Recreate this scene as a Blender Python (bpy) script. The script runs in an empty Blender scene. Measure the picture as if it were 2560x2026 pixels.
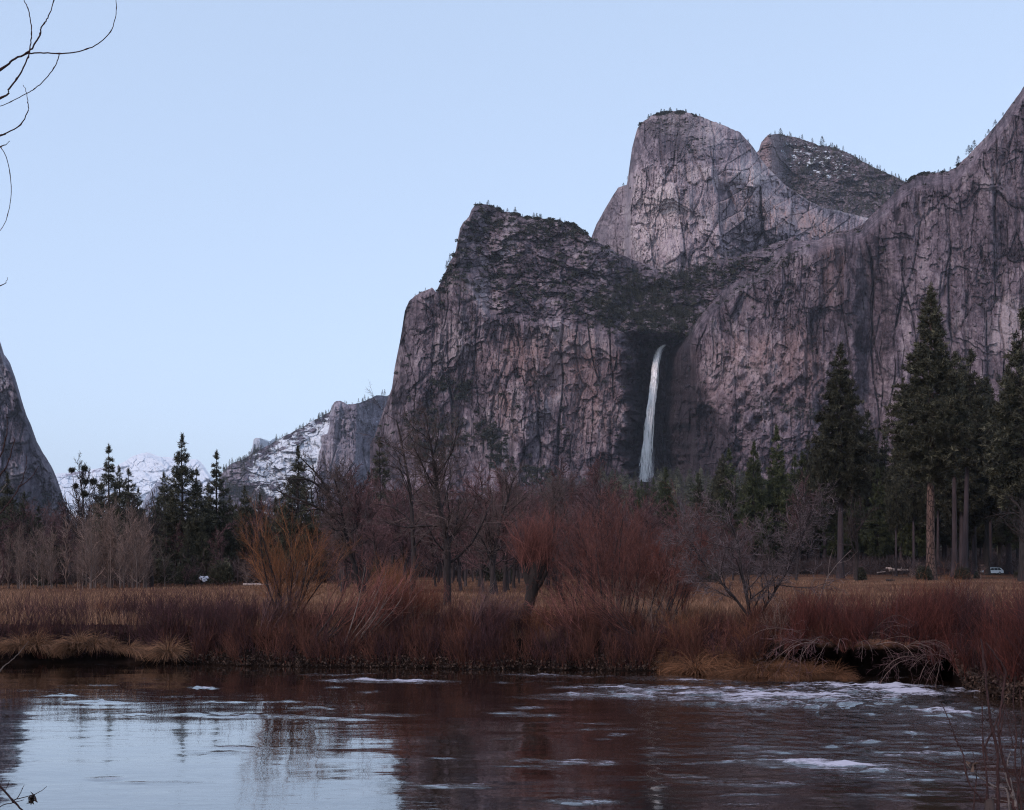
import bpy, math, random
import numpy as np

R = math.radians
SC = bpy.context.scene
COL = SC.collection
FPX, CX, HY, EYE = 3070.0, 1280.0, 1425.0, 3.0     # lens in photo pixels, horizon row, eye height above the river (m)
BANK = 1.2                                         # meadow height above the river


def P(u, v, D):
    """point at distance D (m, along +Y) seen in direction (u, v)"""
    return ((u - CX) / FPX * D, D, EYE + (HY - v) / FPX * D)


def sm(a, b, x):
    t = np.clip((np.asarray(x, float) - a) / (b - a), 0, 1)
    return t * t * (3 - 2 * t)


# ------------------------------------------------------------------ noise
def _h(ix, iy, iz, s):
    h = (ix.astype(np.int64) * 374761393 + iy.astype(np.int64) * 668265263 + iz.astype(np.int64) * 2147483647 + s * 974711) & 0xFFFFFFFF
    h = ((h ^ (h >> 13)) * 1274126177) & 0xFFFFFFFF
    h = ((h ^ (h >> 16)) * 2246822519) & 0xFFFFFFFF
    return ((h ^ (h >> 15)) & 0xFFFFFF) / float(0xFFFFFF)


def vnoise(x, y, z=None, s=0):
    x = np.asarray(x, float); y = np.asarray(y, float)
    z = np.zeros_like(x) if z is None else np.asarray(z, float)
    fx, fy, fz = np.floor(x), np.floor(y), np.floor(z)
    tx, ty, tz = x - fx, y - fy, z - fz
    q = lambda t: t * t * t * (t * (t * 6 - 15) + 10)
    tx, ty, tz = q(tx), q(ty), q(tz)
    ix, iy, iz = fx.astype(np.int64), fy.astype(np.int64), fz.astype(np.int64)
    def L(a, b, t): return a + (b - a) * t
    def pl(k):
        return L(L(_h(ix, iy, iz + k, s), _h(ix + 1, iy, iz + k, s), tx), L(_h(ix, iy + 1, iz + k, s), _h(ix + 1, iy + 1, iz + k, s), tx), ty)
    if not tz.any():
        return pl(0) * 2 - 1
    return L(pl(0), pl(1), tz) * 2 - 1


def fbm(x, y, z=None, o=4, s=0, g=.5):
    a, t, f, n = 1.0, 0.0, 1.0, 0.0
    for i in range(o):
        t = t + a * vnoise(x * f + 17.3 * i, y * f - 9.1 * i, None if z is None else z * f, s + i)
        n += a; a *= g; f *= 2.03
    return t / n


def ridged(x, y, o=4, s=0):
    a, t, f, n = 1.0, 0.0, 1.0, 0.0
    for i in range(o):
        t = t + a * (1 - 2 * np.abs(vnoise(x * f + 5.7 * i, y * f + 3.1 * i, None, s + i)))
        n += a; a *= .5; f *= 2.1
    return t / n


def worley(x, y, s=0):
    """f1, f2, three random numbers of the nearest cell and the offset from its seed"""
    ix, iy = np.floor(x).astype(np.int64), np.floor(y).astype(np.int64)
    z0 = np.zeros_like(ix)
    f1 = np.full(x.shape, 9.0); f2 = np.full(x.shape, 9.0)
    ca = np.zeros_like(ix); cb = np.zeros_like(ix); dx = np.zeros(x.shape); dy = np.zeros(x.shape)
    for i in (-1, 0, 1):
        for j in (-1, 0, 1):
            jx, jy = ix + i, iy + j
            ox = x - (jx + _h(jx, jy, z0, s)); oy = y - (jy + _h(jx, jy, z0, s + 1))
            d = np.sqrt(ox * ox + oy * oy)
            n = d < f1
            f2 = np.where(n, f1, np.minimum(f2, d)); f1 = np.where(n, d, f1)
            ca = np.where(n, jx, ca); cb = np.where(n, jy, cb); dx = np.where(n, ox, dx); dy = np.where(n, oy, dy)
    return f1, f2, _h(ca, cb, z0, s + 2), _h(ca, cb, z0, s + 3), _h(ca, cb, z0, s + 4), dx, dy


# ------------------------------------------------------------------ meshes and objects
def mesh(name, V, F, mats=(), mi=None, smooth=True, attrs=None, cols=None):
    """V n x 3; F list of int arrays (m x k) with one k each"""
    V = np.ascontiguousarray(V, np.float32)
    Fs = [np.asarray(f, np.int32) for f in (F if isinstance(F, (list, tuple)) else [F]) if len(f)]
    me = bpy.data.meshes.new(name)
    me.vertices.add(len(V)); me.vertices.foreach_set('co', V.ravel())
    nl = sum(f.size for f in Fs); nf = sum(len(f) for f in Fs)
    me.loops.add(nl); me.polygons.add(nf)
    me.loops.foreach_set('vertex_index', np.concatenate([f.ravel() for f in Fs]))
    tot = np.concatenate([np.full(len(f), f.shape[1], np.int32) for f in Fs])
    me.polygons.foreach_set('loop_start', np.concatenate([[0], np.cumsum(tot)[:-1]]).astype(np.int32))
    for m in mats: me.materials.append(m)
    if mi is not None: me.polygons.foreach_set('material_index', np.asarray(mi, np.int32))
    me.polygons.foreach_set('use_smooth', np.full(nf, smooth, bool))
    for k, a in (attrs or {}).items():
        at = me.attributes.new(k, 'FLOAT', 'POINT'); at.data.foreach_set('value', np.ascontiguousarray(a, np.float32).ravel())
    me.update(calc_edges=True)
    return me


def link(name, me, parent=None):
    o = bpy.data.objects.new(name, me); COL.objects.link(o)
    if parent is not None: o.parent = parent
    return o


def tag(o, label=None, cat=None, group=None, kind=None):
    for k, v in (('label', label), ('category', cat), ('group', group), ('kind', kind)):
        if v: o[k] = v
    return o


def thing(name, label, cat, loc=(0, 0, 0), rz=0, group=None, sc=1.0, tilt=(0, 0)):
    o = bpy.data.objects.new(name, None); COL.objects.link(o)
    o.location = loc; o.rotation_euler = (tilt[0], tilt[1], rz)
    o.scale = sc if isinstance(sc, tuple) else (sc, sc, sc)
    o.empty_display_size = .1
    return tag(o, label, cat, group)


def put(kind, proto, label, cat, loc, rz=0, group=None, sc=1.0, tilt=(0, 0)):
    """a thing with one child for each (part name, mesh) of its prototype; copies share the meshes"""
    o = thing(kind, label, cat, loc, rz, group, sc, tilt)
    for pn, me in proto: link(pn, me, o)
    return o


class MB:
    """collects shapes for one mesh"""
    def __init__(s): s.V = []; s.F3 = []; s.F4 = []; s.n = 0; s.m3 = []; s.m4 = []; s.tone = []
    def add(s, V, F, mi=0, tone=None):
        V = np.asarray(V, float).reshape(-1, 3); F = np.asarray(F, np.int64)
        if len(F) == 0: return s
        s.V.append(V)
        (s.F4 if F.shape[1] == 4 else s.F3).append(F + s.n)
        (s.m4 if F.shape[1] == 4 else s.m3).append(np.full(len(F), mi))
        s.tone.append(np.broadcast_to(.5 if tone is None else tone, (len(V),)))
        s.n += len(V); return s
    def build(s, name, mats, smooth=True):
        F = []; mi = []
        if s.F4: F.append(np.concatenate(s.F4)); mi.append(np.concatenate(s.m4))
        if s.F3: F.append(np.concatenate(s.F3)); mi.append(np.concatenate(s.m3))
        return mesh(name, np.concatenate(s.V), F, mats, np.concatenate(mi), smooth, {'tone': np.concatenate(s.tone)})
    def box(s, lo, hi, mi=0, tone=None):
        x0, y0, z0 = lo; x1, y1, z1 = hi
        V = [(x0, y0, z0), (x1, y0, z0), (x1, y1, z0), (x0, y1, z0), (x0, y0, z1), (x1, y0, z1), (x1, y1, z1), (x0, y1, z1)]
        return s.add(V, [(0, 3, 2, 1), (4, 5, 6, 7), (0, 1, 5, 4), (1, 2, 6, 5), (2, 3, 7, 6), (3, 0, 4, 7)], mi, tone)
    def tubes(s, pts, rad, k=3, mi=0, tone=None):
        V, F = tube_arrays(pts, rad, k)
        if tone is not None and np.ndim(tone) == 1: tone = np.repeat(tone, pts.shape[1] * k)
        return s.add(V, F, mi, tone)


def nrm(a): return a / np.maximum(np.linalg.norm(a, axis=-1, keepdims=True), 1e-9)


def tube_arrays(pts, rad, k):
    pts = np.asarray(pts, float); rad = np.asarray(rad, float)
    if pts.ndim == 2: pts = pts[None]; rad = rad[None]
    M, N, _ = pts.shape
    T = np.empty_like(pts); T[:, 1:-1] = pts[:, 2:] - pts[:, :-2]; T[:, 0] = pts[:, 1] - pts[:, 0]; T[:, -1] = pts[:, -1] - pts[:, -2]
    T = nrm(T)
    ref = np.where(np.abs(T[:, :1, 2:3]) > .8, np.array([1.0, 0.13, 0]), np.array([0.05, 0.1, 1.0]))
    A = nrm(np.cross(T, np.broadcast_to(ref, T.shape))); B = np.cross(T, A)
    a = np.arange(k) * 2 * math.pi / k
    V = pts[:, :, None] + rad[:, :, None, None] * (A[:, :, None] * np.cos(a)[:, None] + B[:, :, None] * np.sin(a)[:, None])
    idx = np.arange(M * N * k).reshape(M, N, k)
    a0, b0 = idx[:, :-1], idx[:, 1:]
    F = np.stack([a0, np.roll(a0, -1, 2), np.roll(b0, -1, 2), b0], -1).reshape(-1, 4)
    return V.reshape(-1, 3), F


def perp(T, rng):
    r = rng.normal(size=T.shape); r -= (r * T).sum(-1, keepdims=True) * T
    return nrm(r)


def grow(rng, p0, d0, L, r, levels):
    """branching: each level is a dict n (points), wig, up, tip and, for its children, nc, t0, ang, lr, rr. Returns [(pts, rad)]"""
    p0 = np.asarray(p0, float).reshape(-1, 3); d0 = nrm(np.asarray(d0, float).reshape(-1, 3))
    L = np.broadcast_to(np.asarray(L, float), (len(p0),)).copy(); r = np.broadcast_to(np.asarray(r, float), (len(p0),)).copy()
    out = []
    for li, lv in enumerate(levels):
        n = lv['n']; M = len(p0)
        pts = np.empty((M, n, 3)); dr = np.empty((M, n, 3)); p, d = p0, d0
        t = np.linspace(0, 1, n)
        for i in range(n):
            pts[:, i] = p; dr[:, i] = d
            d = nrm(d + lv.get('wig', .1) * rng.normal(size=d.shape) + np.array([0, 0, lv.get('up', 0)]) + np.asarray(lv.get('pull', (0, 0, 0))))
            p = p + d * (L / (n - 1))[:, None]
        rad = r[:, None] * (1 - (1 - lv.get('tip', .3)) * t[None] ** lv.get('tp', 1))
        out.append((pts, rad))
        if li + 1 < len(levels):
            nc = lv['nc']; K = M * nc
            par = np.repeat(np.arange(M), nc)
            tt = lv.get('t0', .3) + (1 - lv.get('t0', .3)) * ((np.tile(np.arange(nc), M) + rng.random(K)) / nc)
            f = tt * (n - 1); i0 = np.minimum(f.astype(int), n - 2); w = (f - i0)[:, None]
            p0 = pts[par, i0] * (1 - w) + pts[par, i0 + 1] * w
            T = nrm(dr[par, i0] * (1 - w) + dr[par, i0 + 1] * w)
            a = R(1) * np.clip(rng.normal(lv.get('ang', 40), lv.get('angs', 12), K), 5, 110)
            d0 = nrm(T * np.cos(a)[:, None] + perp(T, rng) * np.sin(a)[:, None])
            L = L[par] * lv.get('lr', .5) * (1 - lv.get('lt', .5) * tt) * rng.uniform(.6, 1.25, K)
            r = np.minimum(rad[par, i0] * lv.get('rr', .6), rad[par, i0]) * rng.uniform(.7, 1.1, K)
            r = np.maximum(r, lv.get('rmin', .002))
    return out


# ------------------------------------------------------------------ materials
class NT:
    def __init__(s, name):
        s.m = bpy.data.materials.new(name); s.m.use_nodes = True
        s.t = s.m.node_tree; s.b = s.t.nodes['Principled BSDF']; s.out = s.t.nodes['Material Output']
    def n(s, typ, **kw):
        x = s.t.nodes.new(typ)
        for k, v in kw.items():
            if k in x.inputs:
                if hasattr(v, 'links'): s.t.links.new(v, x.inputs[k])
                else: x.inputs[k].default_value = v
            else: setattr(x, k, v)
        return x
    def l(s, a, b): s.t.links.new(a, b)
    def pos(s, scale=(1, 1, 1), obj=False):
        src = s.n('ShaderNodeTexCoord').outputs['Object'] if obj else s.n('ShaderNodeNewGeometry').outputs['Position']
        m = s.n('ShaderNodeMapping'); m.inputs['Scale'].default_value = scale
        s.l(src, m.inputs['Vector']); return m.outputs[0]
    def noise(s, vec, scale=1, det=4, rough=.55, dist=0):
        x = s.n('ShaderNodeTexNoise', Scale=scale, Detail=det, Roughness=rough, Distortion=dist); s.l(vec, x.inputs['Vector']); return x.outputs['Fac']
    def ramp(s, fac, stops, interp='LINEAR'):
        x = s.n('ShaderNodeValToRGB'); e = x.color_ramp.elements; x.color_ramp.interpolation = interp
        while len(e) < len(stops): e.new(.5)
        for k, (p, c) in enumerate(stops):
            e[k].position = p; e[k].color = (*c, 1) if isinstance(c, tuple) else (c, c, c, 1)
        s.l(fac, x.inputs[0]); return x.outputs[0]
    def mix(s, f, a, b, typ='MIX'):
        x = s.n('ShaderNodeMix', data_type='RGBA', blend_type=typ)
        for v, k in ((f, 0), (a, 6), (b, 7)):
            if hasattr(v, 'links'): s.l(v, x.inputs[k])
            elif k == 0: x.inputs[0].default_value = v
            else: x.inputs[k].default_value = (*v, 1)
        return x.outputs[2]
    def math(s, op, a, b=0.0, clamp=False):
        x = s.n('ShaderNodeMath', operation=op, use_clamp=clamp)
        for v, k in ((a, 0), (b, 1)):
            if hasattr(v, 'links'): s.l(v, x.inputs[k])
            else: x.inputs[k].default_value = v
        return x.outputs[0]
    def attr(s, name): return s.n('ShaderNodeAttribute', attribute_name=name).outputs['Fac']
    def bump(s, h, dist, st=1.0):
        x = s.n('ShaderNodeBump', Distance=dist, Strength=st); s.l(h, x.inputs['Height']); s.l(x.outputs[0], s.b.inputs['Normal'])
    def fin(s, col, rough=.9, spec=.2):
        if hasattr(col, 'links'): s.l(col, s.b.inputs['Base Color'])
        else: s.b.inputs['Base Color'].default_value = (*col, 1)
        s.b.inputs['Roughness'].default_value = rough; s.b.inputs['Specular IOR Level'].default_value = spec
        return s.m


def rock_mat(name, c_dark, c_mid, c_lite, streak=1.0, unit=1.0, snowy=False, crack=.34):
    """granite: vertical stains, patches, fine cracks; the mesh carries where it is pink, pale, damp-dark, overgrown or under snow"""
    k = NT(name); u = 1.0 / unit
    a = k.noise(k.pos((u / 26, u / 26, u / 150)), 1, 6, .62, .6)
    b = k.noise(k.pos((u / 70, u / 70, u / 80)), 1, 6, .6, .4)
    c = k.noise(k.pos((u / 4.5, u / 4.5, u / 34)), 1, 4, .65, .3)
    d = k.noise(k.pos((u / 5, u / 5, u / 3.4)), 1, 6, .7)
    f = k.math('ADD', k.math('MULTIPLY', a, .34 * streak), k.math('ADD', k.math('MULTIPLY', b, .5), k.math('MULTIPLY', c, .2)))
    f = k.math('ADD', f, k.math('MULTIPLY', k.math('SUBTRACT', d, .5), .55))
    f = k.math('ADD', f, k.math('MULTIPLY', k.attr('light'), .35))
    f = k.math('ADD', f, k.math('MULTIPLY', k.math('SUBTRACT', k.attr('cell'), .5), .62))   # each block of rock weathers to its own grey
    col = k.ramp(f, [(.30, c_dark), (.52, c_mid), (.82, c_lite)])
    pk = k.math('MULTIPLY', k.attr('pink'), k.ramp(k.noise(k.pos((u / 40, u / 40, u / 60)), 1, 5, .6, .8), [(.35, .25), (.62, 1.0)]))
    col = k.mix(k.math('MULTIPLY', pk, .66), col, k.mix(k.math('MULTIPLY', f, .9), (c_mid[0] * 1.3, c_mid[1] * 1.0, c_mid[2] * .82), (c_lite[0] * 1.15, c_lite[1] * .88, c_lite[2] * .72)))
    # long dark water stains
    st = k.ramp(k.noise(k.pos((u / 9, u / 9, u / 240)), 1, 4, .6, .2), [(.50, 0.0), (.66, 1.0)])
    col = k.mix(k.math('MULTIPLY', st, .5 * streak), col, tuple(x * .45 for x in c_dark))
    # cracks
    v = k.n('ShaderNodeTexVoronoi', feature='DISTANCE_TO_EDGE', Scale=1.0)
    wv = k.n('ShaderNodeMix', data_type='VECTOR'); wv.inputs[0].default_value = .35
    pv = k.pos((u / 15, u / 15, u / 44)); k.l(pv, wv.inputs[4]); nv = k.n('ShaderNodeTexNoise', Scale=1.1, Detail=5); k.l(pv, nv.inputs['Vector']); k.l(nv.outputs['Color'], wv.inputs[5])
    k.l(wv.outputs[1], v.inputs['Vector'])
    cr = k.ramp(v.outputs['Distance'], [(0.0, 1.0), (.035, 0.0)])
    cr = k.math('MULTIPLY', cr, k.ramp(b, [(.42, 0.0), (.6, 1.0)]))
    col = k.mix(k.math('MULTIPLY', cr, crack), col, tuple(x * .25 for x in c_dark))
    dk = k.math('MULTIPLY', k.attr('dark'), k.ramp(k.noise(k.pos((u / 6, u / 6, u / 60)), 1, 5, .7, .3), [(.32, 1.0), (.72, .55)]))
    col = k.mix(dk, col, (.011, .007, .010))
    vg = k.math('MULTIPLY', k.attr('veg'), k.ramp(k.noise(k.pos((u / 7, u / 7, u / 5)), 1, 5, .7), [(.45, 0.0), (.58, 1.0)]))
    col = k.mix(vg, col, (.022, .021, .016))
    sn = k.attr('snow')
    if snowy:
        sn = k.math('MULTIPLY', sn, 1.0)
    sf = k.ramp(k.math('ADD', sn, k.math('MULTIPLY', k.math('SUBTRACT', k.noise(k.pos((u / 18, u / 18, u / 9)), 1, 6, .68), .5), 1.5)), [(.52, 0.0), (.6, 1.0)])
    sf = k.math('MULTIPLY', sf, k.ramp(sn, [(.02, 0.0), (.1, 1.0)]))
    col = k.mix(sf, col, (.68, .71, .77))
    hb = k.math('ADD', k.math('MULTIPLY', c, .7), k.math('ADD', k.math('MULTIPLY', d, .6), k.math('MULTIPLY', cr, -.5)))
    k.bump(hb, 3.4 * unit, 1.0 if crack > .2 else .3)
    return k.fin(col, .92, .15)


def bark_mat(name, c1, c2, sc=6.0, rnd=.25, tone=True):
    k = NT(name)
    n = k.noise(k.pos((sc, sc, sc * .25), obj=True), 1, 4, .6)
    col = k.ramp(n, [(.3, c1), (.7, c2)])
    if tone:   # each stem or twig has its own brightness
        col = k.mix(1.0, col, k.ramp(k.attr('tone'), [(0.0, .45), (.5, 1.0), (1.0, 2.1)]), 'MULTIPLY')
    oi = k.n('ShaderNodeObjectInfo')
    col = k.mix(1.0, col, k.ramp(oi.outputs['Random'], [(0.0, 1 - rnd), (1.0, 1 + rnd)]), 'MULTIPLY')
    if 'bark' in name: k.bump(k.noise(k.pos((sc * 1.5, sc * 1.5, sc * .3), obj=True), 1, 4, .7), .06, .9)
    return k.fin(col, .85, .25)


def leaf_mat(name, c1, c2, c3, rnd=.25):
    k = NT(name)
    oi = k.n('ShaderNodeObjectInfo')
    col = k.ramp(k.attr('tone'), [(0.0, c1), (.55, c2), (1.0, c3)])
    col = k.mix(1.0, col, k.ramp(oi.outputs['Random'], [(0.0, 1 - rnd), (1.0, 1 + rnd)]), 'MULTIPLY')
    return k.fin(col, .75, .3)


def plain(name, c, rough=.5, spec=.5, metal=0):
    k = NT(name); k.b.inputs['Metallic'].default_value = metal
    n = k.noise(k.pos((3, 3, 3), obj=True), 1, 4, .6)
    return k.fin(k.ramp(n, [(.3, tuple(x * .9 for x in c)), (.7, c)]), rough, spec)

# ------------------------------------------------------------------ camera, sky, light
cam = bpy.data.objects.new('camera', bpy.data.cameras.new('camera')); COL.objects.link(cam); SC.camera = cam
cam.location = (0, 0, EYE); cam.rotation_euler = (R(90), 0, 0)
cam.data.sensor_width = 36; cam.data.lens = 36 * FPX / 2560; cam.data.shift_y = (HY - 1013) / 2560
cam.data.clip_start = .1; cam.data.clip_end = 40000
SUN_EL, SUN_AZ = R(38), R(224)            # azimuth from +Y (the view), clockwise: behind the camera, to its left
w = bpy.data.worlds.new('World'); SC.world = w; w.use_nodes = True
wn = w.node_tree.nodes; bg = wn['Background']
sky = wn.new('ShaderNodeTexSky'); sky.sky_type = 'NISHITA'; sky.sun_disc = False
sky.sun_elevation = SUN_EL; sky.sun_rotation = SUN_AZ; sky.altitude = 1200; sky.air_density = 1.0; sky.dust_density = 1.2; sky.ozone_density = 1.0
hs = wn.new('ShaderNodeHueSaturation'); hs.inputs['Saturation'].default_value = .72
mxs = wn.new('ShaderNodeMix'); mxs.data_type = 'RGBA'; mxs.inputs[0].default_value = .55; mxs.inputs[7].default_value = (2.58, 3.38, 4.62, 1)   # flat pale blue mixed in to even out the clear sky
w.node_tree.links.new(sky.outputs[0], hs.inputs['Color']); w.node_tree.links.new(hs.outputs[0], mxs.inputs[6]); w.node_tree.links.new(mxs.outputs[2], bg.inputs['Color'])
bg.inputs['Strength'].default_value = .15
sl = bpy.data.lights.new('sun', 'SUN'); sl.energy = 1.35; sl.angle = R(10); sl.color = (1, .81, .76)
so = bpy.data.objects.new('sun', sl); COL.objects.link(so)
sd = np.array([math.sin(SUN_AZ) * math.cos(SUN_EL), math.cos(SUN_AZ) * math.cos(SUN_EL), math.sin(SUN_EL)])
from mathutils import Vector
so.rotation_euler = Vector(sd).to_track_quat('Z', 'Y').to_euler()
vs = SC.view_settings; vs.view_transform = 'Standard'; vs.look = 'None'; vs.exposure = .68; vs.gamma = 1
cy = SC.cycles; cy.max_bounces = 5; cy.diffuse_bounces = 3; cy.glossy_bounces = 3; cy.transparent_max_bounces = 16; cy.volume_bounces = 0
cy.use_denoising = True; cy.denoiser = 'OPENIMAGEDENOISE'; cy.denoising_prefilter = 'NONE'; cy.filter_width = 1.15; cy.sample_clamp_indirect = 3.0

# ------------------------------------------------------------------ cliffs and mountains
ROCK = rock_mat('granite', (.038, .027, .035), (.138, .100, .119), (.32, .255, .272))
ROCK_PALE = rock_mat('pale_granite', (.11, .083, .10), (.32, .25, .275), (.52, .43, .43), .7)
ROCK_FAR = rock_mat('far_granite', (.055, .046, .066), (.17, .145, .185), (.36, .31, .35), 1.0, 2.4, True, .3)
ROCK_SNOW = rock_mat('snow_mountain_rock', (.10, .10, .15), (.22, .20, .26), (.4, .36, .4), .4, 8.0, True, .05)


def ip(u, pts):
    p = np.array(pts, float); return np.interp(u, p[:, 0], p[:, 1])


SURF = {}


def cliff(name, mat, D0, top, vbot, depth, attrs, relief, back, step=2.0, rough=2.0, vstep=None, seed=1, urange=None):
    """one rock mass: a front face whose crest follows TOP, real depth and relief, closed by a back that falls away behind the crest"""
    u0, u1 = urange or (top[0][0], top[-1][0])
    U1 = np.arange(u0, u1 + .01, step); vt = ip(U1, top)
    vt = vt + rough * fbm(U1 / 14, U1 * 0 + 3.3, None, 5, seed + 40, .62) * 1.6
    nv = int((vbot - vt.min()) / (vstep or step)) + 1
    T = np.linspace(0, 1, nv)
    U = np.repeat(U1[None], nv, 0); V = vbot + (vt - vbot)[None] * T[:, None]
    X = (U - CX) / FPX * D0; Z = (HY - V) / FPX * D0
    D = depth(U, V, np.repeat(vt[None], nv, 0))
    fade = .25 + .75 * sm(0, 14, V - vt[None])            # calmer right at the crest so that it does not fold over
    TONE.clear(); D = D - relief(X, Z, U, V) * fade; cell = np.clip(.5 + sum(TONE) * .5 + .12 * fbm(X / 3, Z / 4, None, 3, seed), 0, 1)
    pts = np.stack(P(U, V, D), -1)
    A = {k: f(U, V, X, Z) for k, f in attrs.items()}; A['cell'] = cell
    for k in ('light', 'pink', 'dark', 'veg', 'snow'): A.setdefault(k, np.zeros_like(U))
    # back of the mass
    rows = []
    for j, (b, dz) in enumerate(back):
        q = pts[-1].copy(); q[:, 1] += b; q[:, 2] -= dz; q[:, 0] *= (pts[-1][:, 1] + b) / pts[-1][:, 1]; rows.append(q)
    allp = np.concatenate([pts, np.array(rows)], 0); nr = allp.shape[0]; nu = len(U1)
    A = {k: np.concatenate([a, np.repeat(a[-1:], len(rows), 0)], 0) for k, a in A.items()}
    idx = np.arange(nr * nu).reshape(nr, nu)
    F = np.stack([idx[:-1, :-1], idx[:-1, 1:], idx[1:, 1:], idx[1:, :-1]], -1).reshape(-1, 4)
    me = mesh(name, allp.reshape(-1, 3), F, [mat], None, False, attrs={k: np.clip(a, 0, 1) for k, a in A.items()})
    o = tag(link(name, me), kind='structure')
    SURF[name] = (U, V, pts, A, nv)
    return o


def blob(U, V, cu, cv, ru, rv, soft=.5, ang=0.0, nz=.25, s=3):
    c, sn = math.cos(ang), math.sin(ang)
    a = ((U - cu) * c + (V - cv) * sn) / ru; b = (-(U - cu) * sn + (V - cv) * c) / rv
    d = np.sqrt(a * a + b * b) + nz * fbm(U / 22, V / 30, None, 4, s)
    return 1 - sm(1 - soft, 1 + soft * .4, d)


TONE = []


def facets(X, Z, sx, sz, amp, s, tone=.0):
    """angular blocks: each has its own set-back and tilt; the joints between them are notched"""
    wx = X + sx * .16 * fbm(X / sx * 1.3, Z / sz * 1.3, None, 3, s + 9); wz = Z + sz * .16 * fbm(X / sx * 1.3 + 7, Z / sz * 1.3, None, 3, s + 19)
    f1, f2, a, b, c, dx, dy = worley(wx / sx, wz / sz, s)
    e = 1 - sm(0, .09, f2 - f1)
    TONE.append(tone * (b - .5) - tone * .5 * e)
    return amp * ((a - .5) * 1.3 + (b - .5) * dx * 2.4 + (c - .5) * dy * 2.2) - amp * .5 * e


def joints(X, Z, wd, amp, s, tone=.5, run=9.0, lo=.05):
    """long cracks that run down the face, here and there"""
    n = vnoise((X + wd * .5 * fbm(X / wd / 2, Z / wd / 4, None, 3, s + 3)) / wd, Z / (wd * run), None, s)
    e = (1 - sm(.25 * lo, lo, np.abs(n))) * sm(-.15, .25, fbm(X / wd / 1.5, Z / wd / 3, None, 3, s + 7))
    TONE.append(-tone * e)
    return -amp * e


def flakes(X, Z, sx, sz, amp, s, cuts=(-.22, -.02, .18)):
    """sheets of rock that end in sharp edges, so that the face goes back in steps"""
    n = fbm(X / sx, Z / sz, None, 5, s, .55); r = 0
    for c in cuts: r = r + amp * sm(-.012, .012, n - c)
    TONE.append(.22 * sm(.0, .05, n - cuts[1]) - .11)
    return r


def face_relief(X, Z, k=1.0, s=0):
    m = .30 + .85 * sm(-.22, .30, fbm(X / 85, Z / 130, None, 4, s + 91))          # clean slabs between broken ground
    Xr = X + 14 * fbm(X / 110, Z / 160, None, 2, s + 95)
    r = 24 * k * fbm(X / 120, Z / 300, None, 3, s) + 10 * k * ridged(X / 46, Z / 210, 3, s + 5)
    r = r + facets(X, Z, 40, 110, 9 * k, s + 11, .25) + m * facets(Xr, Z, 13, 62, 4.6 * k, s + 31, .36) + m * facets(Xr, Z, 5, 19, 2.3 * k, s + 51, .36) + .5 * facets(Xr, Z, 2.6, 7, 1.1 * k, s + 57, .30)
    r = r + flakes(Xr, Z, 70, 60, 6 * k, s + 61) + m * flakes(Xr, Z, 20, 26, 2.0 * k, s + 65, (-.25, .0, .22))
    r = r + joints(X, Z, 46, 8 * k, s + 81, .45) + joints(X, Z, 17, 3.5 * k, s + 85, .36) + joints(X, Z, 7, 1.5 * k, s + 89, .26, 12, .08)
    r = r + .9 * k * m * fbm(X / 3.4, Z / 6, None, 3, s + 71, .65)
    return r


def slope_relief(X, Z, k=1.0, s=0):
    return 16 * k * fbm(X / 80, Z / 60, None, 3, s) + facets(X, Z, 30, 18, 8 * k, s + 3, .25) + facets(X, Z, 10, 6.5, 4.5 * k, s + 23, .4) + flakes(X, Z, 60, 22, 4 * k, s + 33) + 2.6 * k * fbm(X / 5, Z / 4, None, 4, s + 43, .65)


# the buttress left of the fall, the amphitheatre behind the fall and the hanging valley above it
TOP_A = [(925, 1112), (935, 1096), (958, 1030), (980, 970), (987, 918), (1001, 848), (1012, 778), (1022, 755), (1036, 741), (1062, 727), (1080, 719), (1090, 729), (1106, 698), (1122, 660), (1139, 628), (1146, 590), (1150, 570),
         (1160, 553), (1172, 544), (1178, 526), (1186, 515), (1200, 511), (1218, 510), (1256, 526), (1307, 541), (1368, 549), (1429, 558), (1457, 577), (1476, 593), (1509, 614), (1584, 651), (1617, 660), (1668, 690), (1701, 686),
         (1776, 650), (1850, 640), (1920, 615), (1990, 590)]
RIM_A = [(925, 1010), (1000, 775), (1090, 722), (1150, 690), (1185, 735), (1223, 797), (1322, 815), (1439, 820), (1509, 829), (1556, 848), (1598, 862), (1700, 868), (1990, 868)]


def depth_A(U, V, VT):
    rim = ip(U, RIM_A) + 8 * fbm(U / 30, U * 0, None, 3, 77)
    below = np.minimum(1340 - V, 1340 - rim) * .49; above = np.maximum(rim - V, 0) * .5
    D = 1560 + .10 * below + above * (1.15 + .9 * sm(1450, 1640, U))
    D = D + np.maximum(1075 - U, 0) ** 2 * .014
    al = sm(1545, 1615, U + 34 * fbm(V / 34, U / 60, None, 4, 5)) * sm(-40, 10, V - rim)
    D = D + 130 * al
    # talus apron at the foot
    return D - sm(1130, 1330, V) * 60


def rel_A(X, Z, U, V):
    rim = ip(U, RIM_A); up = sm(0, 30, rim - V)
    return (1 - up) * (face_relief(X, Z, .80, 3) + joints(X, Z, 24, 6, 13, .6, 16, .07) * (.4 + .8 * sm(1420, 1500, U))) + up * slope_relief(X, Z, 1.0, 8)


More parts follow.
